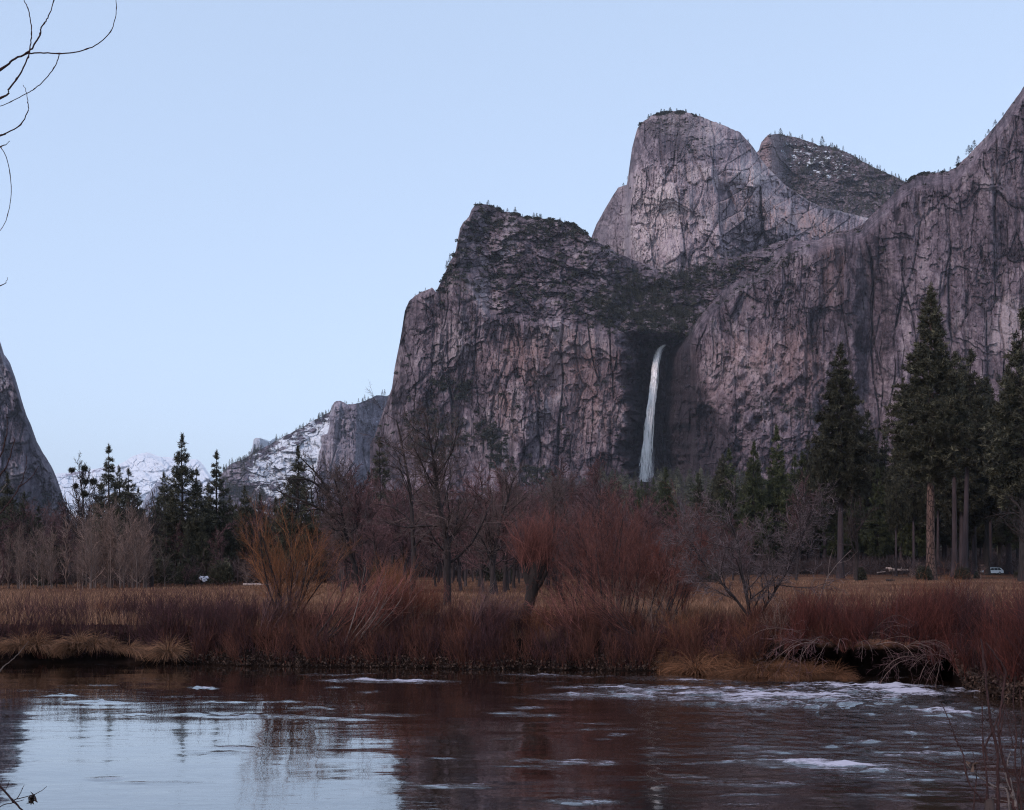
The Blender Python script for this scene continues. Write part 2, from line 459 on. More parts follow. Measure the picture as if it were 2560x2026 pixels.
VEG_A = lambda U, V, X, Z: np.clip(np.maximum.reduce([
    .95 * blob(U, V, 1600, 765, 180, 90, .6, .25, .45), .75 * blob(U, V, 1730, 690, 105, 55, .6, -.3, .5), .35 * sm(0, 25, ip(U, RIM_A) - V) * (.6 + .8 * fbm(X / 30, Z / 22, None, 3, 61)),
    .55 * blob(U, V, 1330, 560, 190, 45, .6, .15), .8 * blob(U, V, 1130, 960, 60, 22, .6), .9 * blob(U, V, 1160, 990, 26, 14), .7 * blob(U, V, 1330, 1190, 45, 25, .6), .5 * blob(U, V, 1090, 1090, 90, 80, .6, 0, .5),
    .95 * blob(U, V, 1350, 1185, 45, 22), .6 * blob(U, V, 1140, 650, 45, 110, .7, .2, .5), .7 * blob(U, V, 1235, 1110, 34, 90, .6, -.5, .5), .85 * sm(1210, 1290, V + 24 * fbm(X / 40, Z / 30, None, 3, 63))]), 0, 1)
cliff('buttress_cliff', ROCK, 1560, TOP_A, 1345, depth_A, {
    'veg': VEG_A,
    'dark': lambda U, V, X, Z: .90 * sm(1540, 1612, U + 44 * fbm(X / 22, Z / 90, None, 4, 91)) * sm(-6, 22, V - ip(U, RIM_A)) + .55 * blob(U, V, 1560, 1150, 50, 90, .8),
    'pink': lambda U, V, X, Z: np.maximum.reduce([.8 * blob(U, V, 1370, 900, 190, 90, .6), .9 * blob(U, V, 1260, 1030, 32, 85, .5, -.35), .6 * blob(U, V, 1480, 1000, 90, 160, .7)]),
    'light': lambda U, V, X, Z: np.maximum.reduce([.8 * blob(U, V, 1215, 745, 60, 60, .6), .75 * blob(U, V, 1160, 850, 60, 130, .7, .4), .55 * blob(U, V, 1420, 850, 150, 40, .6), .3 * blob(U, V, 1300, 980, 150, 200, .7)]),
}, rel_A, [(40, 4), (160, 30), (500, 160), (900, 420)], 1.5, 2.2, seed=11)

# the long wall right of the fall
TOP_H = [(1664, 868), (1676, 860), (1690, 853), (1722, 829), (1748, 795), (1787, 748), (1815, 722), (1846, 700), (1878, 688), (1910, 668), (1943, 632), (1958, 614), (1980, 603), (2045, 600), (2068, 588), (2088, 582), (2125, 573), (2152, 565),
         (2168, 550), (2179, 539), (2217, 501), (2255, 463), (2275, 449), (2292, 436), (2324, 431), (2367, 431), (2389, 420), (2421, 388), (2446, 362), (2470, 337), (2507, 291), (2534, 254), (2560, 216), (2640, 110), (2760, 40)]


def depth_H(U, V, VT):
    below = (1345 - V) * .47
    D = 1500 + .09 * below + np.maximum(1742 - U + 10 * fbm(V / 50, U * 0, None, 3, 9), 0) * 2.2
    D = D - (U - 1742) * .10
    D = D + 70 * sm(50, 0, V - VT) ** 2 * 1.0
    Uj = U + 16 * fbm(V / 40, U / 90, None, 4, 19); D = D + 30 * sm(2136, 2160, Uj) * sm(2250, 2196, Uj) * sm(560, 760, V)          # the long vertical recess
    D = D - 55 * blob(U, V, 1960, 1160, 190, 230, .9, 0, .3)                        # the bulge of broken rock at the foot
    D = D + 34 * blob(U, V, 1745, 1110, 60, 105, .7, .3, .5)                       # the dark scoop by the fall
    return D - sm(1180, 1340, V) * 70


def rel_H(X, Z, U, V):
    # tall flakes run the whole height of the wall
    return face_relief(X, Z, .62 - .14 * sm(1950, 2150, U), 203) + 3.5 * joints(X, Z, 30, 1.6, 223, .5, 22, .06) + joints(X, Z, 11, 2.2, 227, .4, 26, .08) + 7 * ridged(X / 60, Z / 520, 3, 217) * sm(1900, 2100, U)


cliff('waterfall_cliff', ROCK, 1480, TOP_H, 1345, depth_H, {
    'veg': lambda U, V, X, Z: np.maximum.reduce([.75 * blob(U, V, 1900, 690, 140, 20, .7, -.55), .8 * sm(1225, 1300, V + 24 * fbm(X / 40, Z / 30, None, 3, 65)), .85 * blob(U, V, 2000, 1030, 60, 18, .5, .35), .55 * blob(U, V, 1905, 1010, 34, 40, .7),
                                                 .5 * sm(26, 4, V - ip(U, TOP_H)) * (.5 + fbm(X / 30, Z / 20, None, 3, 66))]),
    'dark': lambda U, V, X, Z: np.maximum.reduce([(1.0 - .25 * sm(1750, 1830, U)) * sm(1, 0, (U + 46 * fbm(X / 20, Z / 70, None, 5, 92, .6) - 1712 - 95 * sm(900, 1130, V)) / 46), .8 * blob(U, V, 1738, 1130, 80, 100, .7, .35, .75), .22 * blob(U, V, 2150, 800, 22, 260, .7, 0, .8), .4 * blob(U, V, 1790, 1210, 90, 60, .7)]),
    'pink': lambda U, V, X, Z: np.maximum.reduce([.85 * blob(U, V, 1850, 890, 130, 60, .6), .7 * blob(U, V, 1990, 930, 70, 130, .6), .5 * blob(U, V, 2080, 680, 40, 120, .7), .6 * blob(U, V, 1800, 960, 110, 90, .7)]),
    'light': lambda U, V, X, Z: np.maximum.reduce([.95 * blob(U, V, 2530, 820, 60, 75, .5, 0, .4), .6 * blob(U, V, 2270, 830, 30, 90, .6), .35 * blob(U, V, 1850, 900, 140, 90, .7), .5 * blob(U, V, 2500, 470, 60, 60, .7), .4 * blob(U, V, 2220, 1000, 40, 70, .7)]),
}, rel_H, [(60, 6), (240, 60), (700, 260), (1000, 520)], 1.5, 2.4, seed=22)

# the rounded rock tower above the hanging valley
TOP_F = [(1478, 596), (1481, 587), (1491, 560), (1516, 517), (1545, 469), (1558, 465), (1567, 463), (1570, 444), (1574, 415), (1580, 372), (1593, 321), (1602, 308), (1612, 302), (1624, 292), (1640, 284), (1685, 278), (1722, 282), (1765, 297),
         (1808, 313), (1851, 332), (1873, 356), (1897, 388), (1916, 415), (1964, 463), (2018, 501), (2060, 520), (2099, 528), (2169, 545), (2260, 570)]


def depth_F(U, V, VT):
    h = (760 - V) * .66
    D = 2080 + .16 * h + sm(0, 1, (VT + 150 - V) / 150) ** 2 * 130
    D = D + np.maximum(U - 1700, 0) ** 2 * .0016 * 1.2 + np.maximum(1640 - U, 0) ** 2 * .008
    return D + 110 * sm(1578, 1560, U)                                             # the shoulder behind the left edge


cliff('rock_tower', ROCK_PALE, 2100, TOP_F, 770, depth_F, {
    'veg': lambda U, V, X, Z: np.maximum.reduce([.72 * blob(U, V, 1680, 310, 120, 38, .8, .12, .5), .6 * blob(U, V, 1740, 360, 60, 40, .8, .3, .5), .9 * sm(640, 700, V + .10 * np.abs(U - 1690) + 20 * fbm(X / 40, Z / 30, None, 3, 67)), .5 * blob(U, V, 1850, 640, 90, 18, .7, .2)]),
    'dark': lambda U, V, X, Z: np.maximum.reduce([.40 * blob(U, V, 1690, 330, 110, 90, .8, .2, .4), .25 * blob(U, V, 1850, 560, 60, 60, .8), .35 * sm(1580, 1555, U)]),
    'pink': lambda U, V, X, Z: np.maximum.reduce([1.4 * blob(U, V, 2040, 562, 70, 30, .5, .40, .3), .7 * blob(U, V, 1930, 530, 100, 40, .8, .5)]),
    'light': lambda U, V, X, Z: np.maximum.reduce([.55 * blob(U, V, 1650, 560, 110, 130, .7), .65 * blob(U, V, 1900, 450, 100, 50, .8, .7), .85 * blob(U, V, 2080, 515, 110, 12, .5, .35)]),
}, lambda X, Z, U, V: .85 * face_relief(X, Z, 1.0, 303) * (1 + 1.0 * sm(1800, 1950, U)) + 9 * fbm(X / 60, Z / 60, None, 3, 311) + facets(X * .8 + Z * .6, Z * .8 - X * .6, 60, 22, 12, 317, .4) * sm(1760, 1860, U), [(70, 8), (260, 80), (600, 300)], 1.5, 1.8, seed=33)

# the wooded, snow-dusted peak behind it
TOP_G = [(1880, 395), (1897, 376), (1903, 354), (1919, 339), (1948, 336), (1991, 344), (2045, 362), (2093, 370), (2131, 389), (2169, 411), (2217, 432), (2255, 452), (2330, 490), (2400, 520)]
cliff('wooded_peak', ROCK, 2900, TOP_G, 600, lambda U, V, VT: 2880 + (600 - V) * .95 * (.25 + .9 * sm(1915, 1975, U)) + np.maximum(1930 - U, 0) * 2.0, {
    'veg': lambda U, V, X, Z: .85 * sm(1925, 1990, U) + .2,
    'pink': lambda U, V, X, Z: .8 * sm(1965, 1925, U), 'light': lambda U, V, X, Z: .4 * sm(1965, 1925, U),
    'snow': lambda U, V, X, Z: .46 * blob(U, V, 2050, 405, 150, 60, .7, .35),
}, lambda X, Z, U, V: slope_relief(X / 1.5, Z / 1.5, 1.5, 403), [(80, 10), (300, 120), (600, 320)], 2.0, 2.6, seed=44)

# the foot of the great pale wall at the far left
TOP_L = [(-420, 300), (-260, 480), (-120, 650), (-30, 800), (0, 853), (10, 887), (25, 908), (38, 945), (54, 999), (67, 1041), (79, 1066), (92, 1104), (104, 1126), (113, 1141), (129, 1166), (140, 1191), (146, 1208), (160, 1250), (190, 1330)]
cliff('pale_wall', ROCK_FAR, 1900, TOP_L, 1400, lambda U, V, VT: 1880 + (1400 - V) * .08 + np.maximum(U - 60, 0) * 1.5 + sm(30, 0, V - VT) * 60, {
    'light': lambda U, V, X, Z: np.maximum.reduce([.85 * blob(U, V, 8, 960, 14, 90, .6, -.1), .9 * blob(U, V, 40, 1185, 26, 26, .5), .4 * blob(U, V, 40, 1010, 16, 50, .7)]),
    'veg': lambda U, V, X, Z: .8 * sm(1215, 1260, V), 'dark': lambda U, V, X, Z: .35 * blob(U, V, 90, 1140, 40, 60, .8),
}, lambda X, Z, U, V: face_relief(X, Z, .9, 503), [(80, 8), (300, 80), (900, 400)], 2.0, 1.8, seed=55)

# the snowy ridge with its cliff, left of the buttress
TOP_D = [(548, 1190), (564, 1173), (581, 1159), (611, 1147), (640, 1129), (678, 1109), (710, 1091), (731, 1081), (754, 1069), (780, 1053), (807, 1040), (824, 1031), (830, 1016), (836, 1005), (843, 1002), (851, 1003), (868, 1012), (898, 1008), (918, 999), (941, 989), (965, 991), (1040, 970), (1120, 960)]


def tower_D(U, V):    # 1 on the bare cliff, 0 on the snow slope
    e = ip(V, [(1000, 832), (1085, 822), (1090, 806), (1180, 792), (1400, 770)])
    return sm(-4, 5, U - e + 4 * fbm(V / 18, U / 40, None, 3, 88))


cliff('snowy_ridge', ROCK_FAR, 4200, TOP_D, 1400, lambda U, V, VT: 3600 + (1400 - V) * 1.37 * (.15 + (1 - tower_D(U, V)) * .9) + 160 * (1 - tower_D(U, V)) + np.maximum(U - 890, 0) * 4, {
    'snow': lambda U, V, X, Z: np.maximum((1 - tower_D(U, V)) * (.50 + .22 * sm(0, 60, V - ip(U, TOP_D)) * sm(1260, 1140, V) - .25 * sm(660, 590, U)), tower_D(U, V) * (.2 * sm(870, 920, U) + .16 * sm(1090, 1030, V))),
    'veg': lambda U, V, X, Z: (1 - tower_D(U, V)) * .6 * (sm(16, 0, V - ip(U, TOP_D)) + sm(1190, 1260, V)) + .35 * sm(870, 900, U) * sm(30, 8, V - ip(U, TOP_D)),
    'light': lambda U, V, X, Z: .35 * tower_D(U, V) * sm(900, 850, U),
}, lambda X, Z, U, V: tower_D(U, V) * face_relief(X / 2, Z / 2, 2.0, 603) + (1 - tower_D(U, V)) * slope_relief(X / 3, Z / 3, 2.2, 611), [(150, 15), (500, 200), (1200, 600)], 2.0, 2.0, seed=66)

# the far dome behind that ridge, and the snow mountains closing the valley
TOP_C = [(612, 1165), (624, 1138), (631, 1118), (634, 1099), (640, 1095), (652, 1096), (663, 1099), (675, 1103), (680, 1099), (688, 1095), (699, 1097), (720, 1110), (760, 1140)]
ROCK_DOME = rock_mat('hazy_granite', (.16, .17, .22), (.27, .28, .34), (.42, .43, .48), .6, 3.5, True, .1)  # pale bluish rock: distance haze painted into its colour
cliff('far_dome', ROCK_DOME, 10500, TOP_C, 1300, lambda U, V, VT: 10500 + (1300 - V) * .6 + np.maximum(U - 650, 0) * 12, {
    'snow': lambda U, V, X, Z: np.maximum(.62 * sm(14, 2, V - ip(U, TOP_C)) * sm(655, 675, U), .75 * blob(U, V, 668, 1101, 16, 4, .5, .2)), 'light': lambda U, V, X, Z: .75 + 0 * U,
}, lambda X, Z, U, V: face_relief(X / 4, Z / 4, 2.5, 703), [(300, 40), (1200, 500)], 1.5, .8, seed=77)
TOP_B = [(60, 1215), (100, 1195), (142, 1184), (175, 1182), (217, 1175), (246, 1171), (290, 1166), (318, 1150), (332, 1140), (346, 1136), (367, 1131), (384, 1136), (400, 1142), (421, 1143), (459, 1146), (496, 1150), (509, 1163), (517, 1175), (540, 1205), (580, 1250)]
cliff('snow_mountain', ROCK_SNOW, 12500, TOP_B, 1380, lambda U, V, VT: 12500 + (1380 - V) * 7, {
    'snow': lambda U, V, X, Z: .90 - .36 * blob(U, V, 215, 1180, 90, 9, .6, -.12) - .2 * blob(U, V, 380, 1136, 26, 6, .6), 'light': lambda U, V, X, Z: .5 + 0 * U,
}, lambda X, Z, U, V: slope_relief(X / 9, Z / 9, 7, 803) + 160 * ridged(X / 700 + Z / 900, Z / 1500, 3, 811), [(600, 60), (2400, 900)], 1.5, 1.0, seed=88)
TOP_B2 = [(330, 1330), (348, 1282), (363, 1246), (376, 1228), (392, 1206), (400, 1203), (425, 1208), (450, 1216), (490, 1235), (560, 1290)]
cliff('dark_spur', ROCK_DOME, 6500, TOP_B2, 1400, lambda U, V, VT: 6500 + (1400 - V) * 1.0, {
    'snow': lambda U, V, X, Z: .30 * sm(1215, 1250, V) + 0 * U, 'veg': lambda U, V, X, Z: .5 * sm(1230, 1300, V) + 0 * U,
}, lambda X, Z, U, V: face_relief(X / 3, Z / 3, 2.5, 903), [(200, 30), (900, 500)], 2.0, 1.5, seed=99)

# ------------------------------------------------------------------ ground, river and bank
BANKLINE = [(-900, 41), (0, 40.2), (451, 39.3), (664, 38.2), (949, 37.7), (1400, 36.9), (1660, 36.3), (1900, 35.0), (2111, 34.0), (2372, 32.4), (2480, 29.4), (2560, 28.2), (2700, 27.0), (3600, 26)]


def bank_d(u): return ip(u, BANKLINE) + .35 * fbm(np.asarray(u) / 40, np.asarray(u) * 0, None, 4, 131)


def gz(x, y):
    """height of the valley floor"""
    x = np.asarray(x, float); y = np.asarray(y, float)
    side = sm(-.14, .05, x / np.maximum(y, 1))
    z = BANK + .72 * sm(185, 285, y) * sm(-.05, .2, x / np.maximum(y, 1)) - .25 * sm(60, 140, y) * sm(-.1, -.3, x / np.maximum(y, 1))
    z = z + side * 98 * np.clip((y - 310) / 1150, 0, 1.4) ** 1.35
    return z + .10 * fbm(x / 7, y / 7, None, 4, 141) * sm(36, 50, y) + .5 * side * sm(300, 420, y) * fbm(x / 40, y / 40, None, 3, 142)


uc = np.concatenate([np.linspace(-5200, -800, 24)[:-1], np.arange(-800, 3400, 9.0), np.linspace(3400, 8000, 26)])
bd = bank_d(uc)
under = sm(1865, 1930, uc) * sm(2420, 2360, uc) * 1.5 * (1 - .5 * sm(.0, .5, fbm(uc / 45, uc * 0 + 2, None, 3, 149)))
lowb = sm(620, 300, uc) * .45 + sm(1500, 1620, uc) * sm(1900, 1840, uc) * .35
hol = under / 1.5


def bank_z(u, off):
    """ground height OFF metres behind the waterline"""
    u = np.asarray(u, float); off = np.asarray(off, float); l_ = np.interp(u, uc, lowb); h_ = np.interp(u, uc, hol); D_ = bank_d(u) + off
    g = gz((u - CX) / FPX * D_, D_); t = np.clip(off / 3.2, 0, 1)
    z = .06 + (g - .06 - l_ * .8) * (1 - (1 - t) ** 1.9) + l_ * .8 * sm(2.5, 7, off)
    return z * (1 - h_) + h_ * (g - .16 * (1 - sm(0, 3, off)))


rows = []
def row(y, z): rows.append(np.stack([(uc - CX) / FPX * y, y, z], -1))
row(bd + under, np.full_like(uc, -.6))
row(bd + under, .02 + hol * .1)
row(bd + under * .9 + (1 - hol) * .06, .06 + hol * .45)
row(bd + under * .15 + (1 - hol) * .12, .10 + hol * .72)
for k in (.2, .45, .8, 1.2, 1.7, 2.3, 3.0, 4.0, 5.5, 7.5):
    row(bd + k, bank_z(uc, np.full_like(uc, k)) + .09 * fbm(uc / 12, uc * 0 + k, None, 4, 153))
yy = 46.5
while yy < 30000:
    y = np.full_like(uc, yy)
    y = np.maximum(yy, bd + 7.5 + (yy - 46.5) * .3) if yy < 62 else y; row(y, gz((uc - CX) / FPX * y, y)); yy *= 1.022 if yy < 400 else 1.07
G = np.array(rows); nr, nc = G.shape[:2]; idx = np.arange(nr * nc).reshape(nr, nc)
F = np.stack([idx[:-1, :-1], idx[:-1, 1:], idx[1:, 1:], idx[1:, :-1]], -1).reshape(-1, 4)
k = NT('meadow_soil')
n1 = k.noise(k.pos((.05, .09, .1)), 1, 5, .6); n2 = k.noise(k.pos((1.3, .7, 1)), 1, 6, .7); n3 = k.noise(k.pos((.012, .03, .1)), 1, 3)
f = k.math('ADD', k.math('MULTIPLY', n1, .6), k.math('ADD', k.math('MULTIPLY', n2, .35), k.math('MULTIPLY', n3, .35)))
col = k.ramp(f, [(.46, (.045, .022, .017)), (.62, (.095, .048, .034)), (.80, (.17, .096, .06))])
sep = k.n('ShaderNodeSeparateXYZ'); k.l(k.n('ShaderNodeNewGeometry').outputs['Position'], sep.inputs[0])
wet_shade = k.ramp(k.math('ADD', sep.outputs['Z'], k.math('MULTIPLY', k.math('SUBTRACT', n2, .5), .6)), [(.80, 1.0), (1.18, 0.0)])  # damp soil, raised up the bank to paint shade into the hollow
col = k.mix(wet_shade, col, (.012, .008, .007))
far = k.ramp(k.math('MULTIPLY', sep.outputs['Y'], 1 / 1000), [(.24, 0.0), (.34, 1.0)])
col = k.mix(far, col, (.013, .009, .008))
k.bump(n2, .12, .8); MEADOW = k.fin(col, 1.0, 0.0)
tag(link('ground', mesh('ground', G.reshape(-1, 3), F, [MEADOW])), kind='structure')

# the bank on the camera's side (below the frame)
un = np.linspace(-40, 40, 161); yn = np.array([-40, -12, -4, 0, 2, 3.5, 5, 6, 7, 8.2, 9.5])
Xn, Yn = np.meshgrid(un, yn); Zn = np.interp(Yn, [-40, 2, 5, 7, 8.2, 9.5], [1.6, 1.4, 1.15, .5, -.2, -.8]) + .08 * fbm(Xn / 1.2, Yn / 1.2, None, 4, 161)
idx = np.arange(Xn.size).reshape(Xn.shape)
F = np.stack([idx[:-1, :-1], idx[:-1, 1:], idx[1:, 1:], idx[1:, :-1]], -1).reshape(-1, 4)
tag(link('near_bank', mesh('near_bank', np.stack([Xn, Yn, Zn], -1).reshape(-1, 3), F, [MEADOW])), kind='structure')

# river
RIFFLES = [(1900, 1738, 420, 20, .86, .015), (2190, 1722, 210, 15, 1.25, .035), (1640, 1722, 260, 7, .7, .02), (1560, 1737, 210, 6, .85, .0), (1700, 1700, 170, 7, .7, .03), (1980, 1762, 270, 9, .75, .0), (2400, 1780, 200, 14, .75, .03), (2440, 1812, 160, 12, .7, .05), (2500, 1850, 110, 12, .75, .05),
           (2080, 1912, 230, 12, 1.5, .05), (2010, 1906, 150, 10, .85, -.02), (2260, 1930, 190, 10, 1.1, .03), (2330, 1885, 190, 9, .8, .03), (2230, 1945, 110, 8, .6, .04), (2540, 1900, 60, 20, .8, .0), (1460, 2003, 90, 8, 1.0, .02), (1840, 2012, 60, 3, .5, 0),
           (960, 1703, 170, 5, 1.0, .01), (830, 1687, 110, 3, .7, .0), (640, 1791, 110, 4, .95, .0), (790, 1795, 150, 4, .7, .03), (510, 1719, 32, 2.5, .9, .04), (150, 1738, 40, 2, .6, 0), (240, 1754, 60, 2, .6, 0), (700, 1755, 50, 2, .5, 0),
           (1320, 1768, 40, 2.5, .6, 0), (1350, 1920, 45, 2.5, .55, 0), (2260, 1832, 50, 6, .7, 0), (1110, 1896, 40, 2.5, .5, 0), (1180, 1672, 60, 3, .6, 0), (1400, 1690, 120, 3, .7, .02), (1330, 1790, 120, 3, .45, 0), (540, 1668, 40, 2, .6, 0)]
vr = np.concatenate([[24000, 12000, 8000, 5500, 4200, 3400, 2900, 2600, 2420, 2300, 2220], np.arange(2160, 1632, -1.7)])
uw = np.concatenate([np.linspace(-6500, -620, 30)[:-1], np.arange(-620, 3180, 3.4), np.linspace(3180, 8500, 30)])
U, V = np.meshgrid(uw, vr); Y = FPX * EYE / (V - HY); X = (U - CX) / FPX * Y
foam_sheen = np.zeros_like(U)
for (a, b, c, d, s_, sl_) in RIFFLES:
    e = np.sqrt(((U - a) / c) ** 2 + ((V - b - sl_ * (U - a) + 3 * fbm(U / 60, V / 20, None, 3, 7)) / d) ** 2)
    foam_sheen = np.maximum(foam_sheen, (s_ if b < 1785 else .62 * s_) * (1 - sm(.0, 1.5, e + .35 * fbm(X / 1.4, Y / .8, None, 4, int(a) % 97))))  # open-water patches: foam colour also paints in reflected sky
rs = np.random.default_rng(77)
for i in range(105):
    a = rs.uniform(1250, 2620) if i < 88 else rs.uniform(40, 1300); b = 1692 + 300 * rs.random() ** (2.3 if i < 88 else 1.2); c = rs.uniform(18, 120) * (b - 1560) / 240; d = rs.uniform(1.6, 4.2) * (b - 1560) / 200; q = rs.uniform(.3, .75) * (1 if i < 88 else .7)
    w_ = (np.abs(U - a) < 1.6 * c) & (np.abs(V - b) < 1.6 * d + 6)
    e = np.sqrt(((U[w_] - a) / c) ** 2 + ((V[w_] - b - rs.normal(0, .012) * (U[w_] - a) + 2 * vnoise(U[w_] / 40, V[w_] / 14, None, i)) / d) ** 2)
    foam_sheen[w_] = np.maximum(foam_sheen[w_], .8 * q * (1 - sm(.1, 1.4, e)))
calm = sm(1500, 900, U) * sm(1700, 1760, V)
hgt = (.008 * fbm(X / 2.2, Y / 1.1, None, 2, 171) + .0022 * fbm(X / .6, Y / .35, None, 3, 175)) * (1 - .3 * calm)
rough = np.clip(foam_sheen * sm(1830, 1760, V) + .75 * foam_sheen, 0, 1) + .38 * sm(1250, 2200, U) * sm(2100, 1750, V)
hgt = hgt + rough * (.055 * ridged(X / .9 + .3 * Y, Y / .62, 3, 181) + .030 * fbm(X / .30, Y / .25, None, 3, 185))
hgt = hgt + .05 * np.clip(foam_sheen - .9, 0, 1) * ridged(X / .5, Y / .6, 3, 189)
crest = ridged(X / .9 + .3 * Y, Y / .62, 3, 181) + .5 * fbm(X / .5, Y / .3, None, 3, 193); hgt = hgt * sm(7, 10, Y)
idx = np.arange(U.size).reshape(U.shape)
F = np.stack([idx[:-1, :-1], idx[:-1, 1:], idx[1:, 1:], idx[1:, :-1]], -1).reshape(-1, 4)
k = NT('river_water')
fo = k.attr('foam_sheen')
s1 = k.noise(k.pos((1.1, 4.6, 1)), 1, 7, .80, .3); s2 = k.noise(k.pos((.25, .9, 1)), 1, 3, .6, .4); s3 = k.noise(k.pos((9, 22, 1)), 1, 3, .7)
th = k.math('ADD', k.ramp(s1, [(.41, 0.0), (.60, 1.0)]), k.math('ADD', k.math('MULTIPLY', k.ramp(s2, [(.38, 0.0), (.62, 1.0)]), .6), k.math('MULTIPLY', k.ramp(s3, [(.36, 0.0), (.64, 1.0)]), .7)))
fm = k.ramp(k.math('MULTIPLY', k.math('ADD', k.math('MULTIPLY', fo, 1.7), th), .33), [(.66, 0.0), (.96, 1.0)])
gl = k.noise(k.pos((1.2, 7, 1)), 1, 3, .8, .3); fleck = k.ramp(gl, [(.735, 0.0), (.78, 1.0)])
bed = k.noise(k.pos((.7, .8, 1)), 1, 5, .6, .8)
k.b.inputs['IOR'].default_value = 1.40; k.b.inputs['Coat Weight'].default_value = .75; k.b.inputs['Coat IOR'].default_value = 1.33; k.b.inputs['Coat Roughness'].default_value = .03
wb1 = k.noise(k.pos((1.3, 4.0, 1)), 1, 3, .5, .6); wb2 = k.noise(k.pos((7, 20, 1)), 1, 2, .5, .3)
wb3 = k.noise(k.pos((4.5, 15, 1)), 1, 4, .7, .4)
wb1 = k.math('ADD', wb1, k.math('MULTIPLY', k.math('MULTIPLY', wb3, k.attr('rough')), 6.0))
k.bump(k.math('ADD', wb1, k.math('MULTIPLY', wb2, .15)), .010, .5)
wm = k.fin(k.ramp(bed, [(.4, (.008, .004, .003)), (.62, (.020, .011, .007)), (.8, (.032, .02, .012))]), .045, .5)
foamb = k.n('ShaderNodeBsdfDiffuse', Roughness=.5); foamb.inputs['Color'].default_value = (.42, .41, .49, 1)
mx = k.n('ShaderNodeMixShader'); k.l(k.math('MULTIPLY', k.math('MAXIMUM', fm, k.math('MULTIPLY', fleck, .0)), .78), mx.inputs[0]); k.l(k.b.outputs[0], mx.inputs[1]); k.l(foamb.outputs[0], mx.inputs[2]); k.l(mx.outputs[0], k.out.inputs[0])
tag(link('river', mesh('river', np.stack([X, Y, hgt], -1).reshape(-1, 3), F, [wm], attrs={'rough': np.clip(rough, 0, 1), 'foam_sheen': np.clip(foam_sheen * (.45 + .75 * sm(-.25, .55, crest)), 0, 1.3)})), kind='structure')

# old snow lying in the gap of the left treeline
def snow_sheet(name, label, u, v, D, w, h, s):
    a = np.linspace(0, 2 * np.pi, 40, endpoint=False); q = np.linspace(0, 1, 9)
    A, Q = np.meshgrid(a, q); rr = Q * (1 + .75 * fbm(np.cos(A) * 2.2, np.sin(A) * 2.2, None, 4, s))
    x = np.cos(A) * rr * w * (.62 + .38 * np.sin(A)) + .3 * w * (1 - np.sin(A)) * rr; z = np.sin(A) * rr * h; yb = np.sin(A) * rr * h * 1.6 - .35 * (1 - Q ** 2) + .12 * fbm(x * 2, z * 3, None, 3, s + 1)
    i = np.arange(A.size).reshape(A.shape); j = np.roll(i, -1, 1)
    F = np.stack([i[:-1], j[:-1], j[1:], i[1:]], -1).reshape(-1, 4)
    o = link(name, mesh(name, np.stack([x, yb, z], -1).reshape(-1, 3), F, [SNOW])); o.location = P(u, v, D); return tag(o, label, 'snow patch', None, 'stuff')
SNOW = plain('old_snow', (.36, .38, .44), .8, .2)
snow_sheet('snow', 'small patch of old snow on the slope between dark firs behind the meadow', 505, 1449, 154, .85, .45, 5)

# waterfall
rng = np.random.default_rng(5)
CEN = np.array([(1662, 864), (1657, 866), (1651, 872), (1646, 884), (1640, 912), (1632, 975), (1623, 1050), (1616, 1130), (1611, 1196), (1609, 1228), (1607, 1285)], float)
HW = np.array([5.5, 6.2, 6.4, 6.2, 6.2, 7.0, 7.8, 9.0, 10.5, 12, 14])
tt = np.linspace(0, 1, 60); cv = 862 + 366 * tt ** 1.15
def fall_strands(n, v0, v1, spread, r0, r1, jit, s):
    g = np.random.default_rng(s); pts = np.empty((n, 44, 3)); rad = np.empty((n, 44))
    off = np.clip(g.normal(0, .5, n), -1.1, 1.1) * spread
    for i in range(n):
        a = v0 + (v1 - v0) * g.uniform(0, .35) * (g.random() > .35); b = v1 - (v1 - v0) * g.uniform(0, .3) * (g.random() > .5)
        vv = np.linspace(a, b, 44)
        uu = np.interp(vv, CEN[:, 1], CEN[:, 0]) + np.interp(vv, CEN[:, 1], HW) * (off[i] + jit * fbm(vv / 60, vv * 0 + i * 3.1, None, 3, s)) 
        D = 1646 - 14 * sm(862, 1000, vv) + g.uniform(-5, 5)
        pts[i] = np.stack(P(uu, vv, D), -1)
        rad[i] = (r0 + (r1 - r0) * np.linspace(0, 1, 44)) * g.uniform(.5, 1.3) * np.minimum(1, np.minimum(np.arange(44) + .3, 44 - np.arange(44)) / 5)
    return pts, rad
k = NT('falling_water')
n = k.noise(k.pos((.55, .55, .05)), 1, 6, .7); 
al = k.ramp(n, [(.33, .25), (.5, 1.0)])
k.fin((.96, .94, .95), .6, .2); k.l(al, k.b.inputs['Alpha']); FALLW = k.m
k = NT('fall_mist'); n = k.noise(k.pos((.2, .2, .06)), 1, 4, .6); k.fin((.85, .85, .92), .9, 0); k.l(k.ramp(n, [(.35, .0), (.75, .16)]), k.b.inputs['Alpha']); MIST = k.m
wf = thing('waterfall', 'tall thin white waterfall dropping down the dark recess between two cliffs', 'waterfall', P(1611, 1228, 1670))
for nm, prm, mt in (('stream', [(130, 862, 1275, .85, .5, 1.2, .45, 61), (34, 862, 1140, .45, .9, 1.6, .2, 62), (70, 870, 1275, 1.25, .25, .6, .7, 64)], FALLW), ('mist', [(90, 1110, 1275, 1.7, 1.6, 4.0, .3, 63)], MIST)):
    mb = MB()
    for p_ in prm:
        pts, rad = fall_strands(*p_); mb.tubes(pts - np.array(P(1611, 1228, 1670)), rad, 5)
    link(nm, mb.build(nm, [mt]), wf)

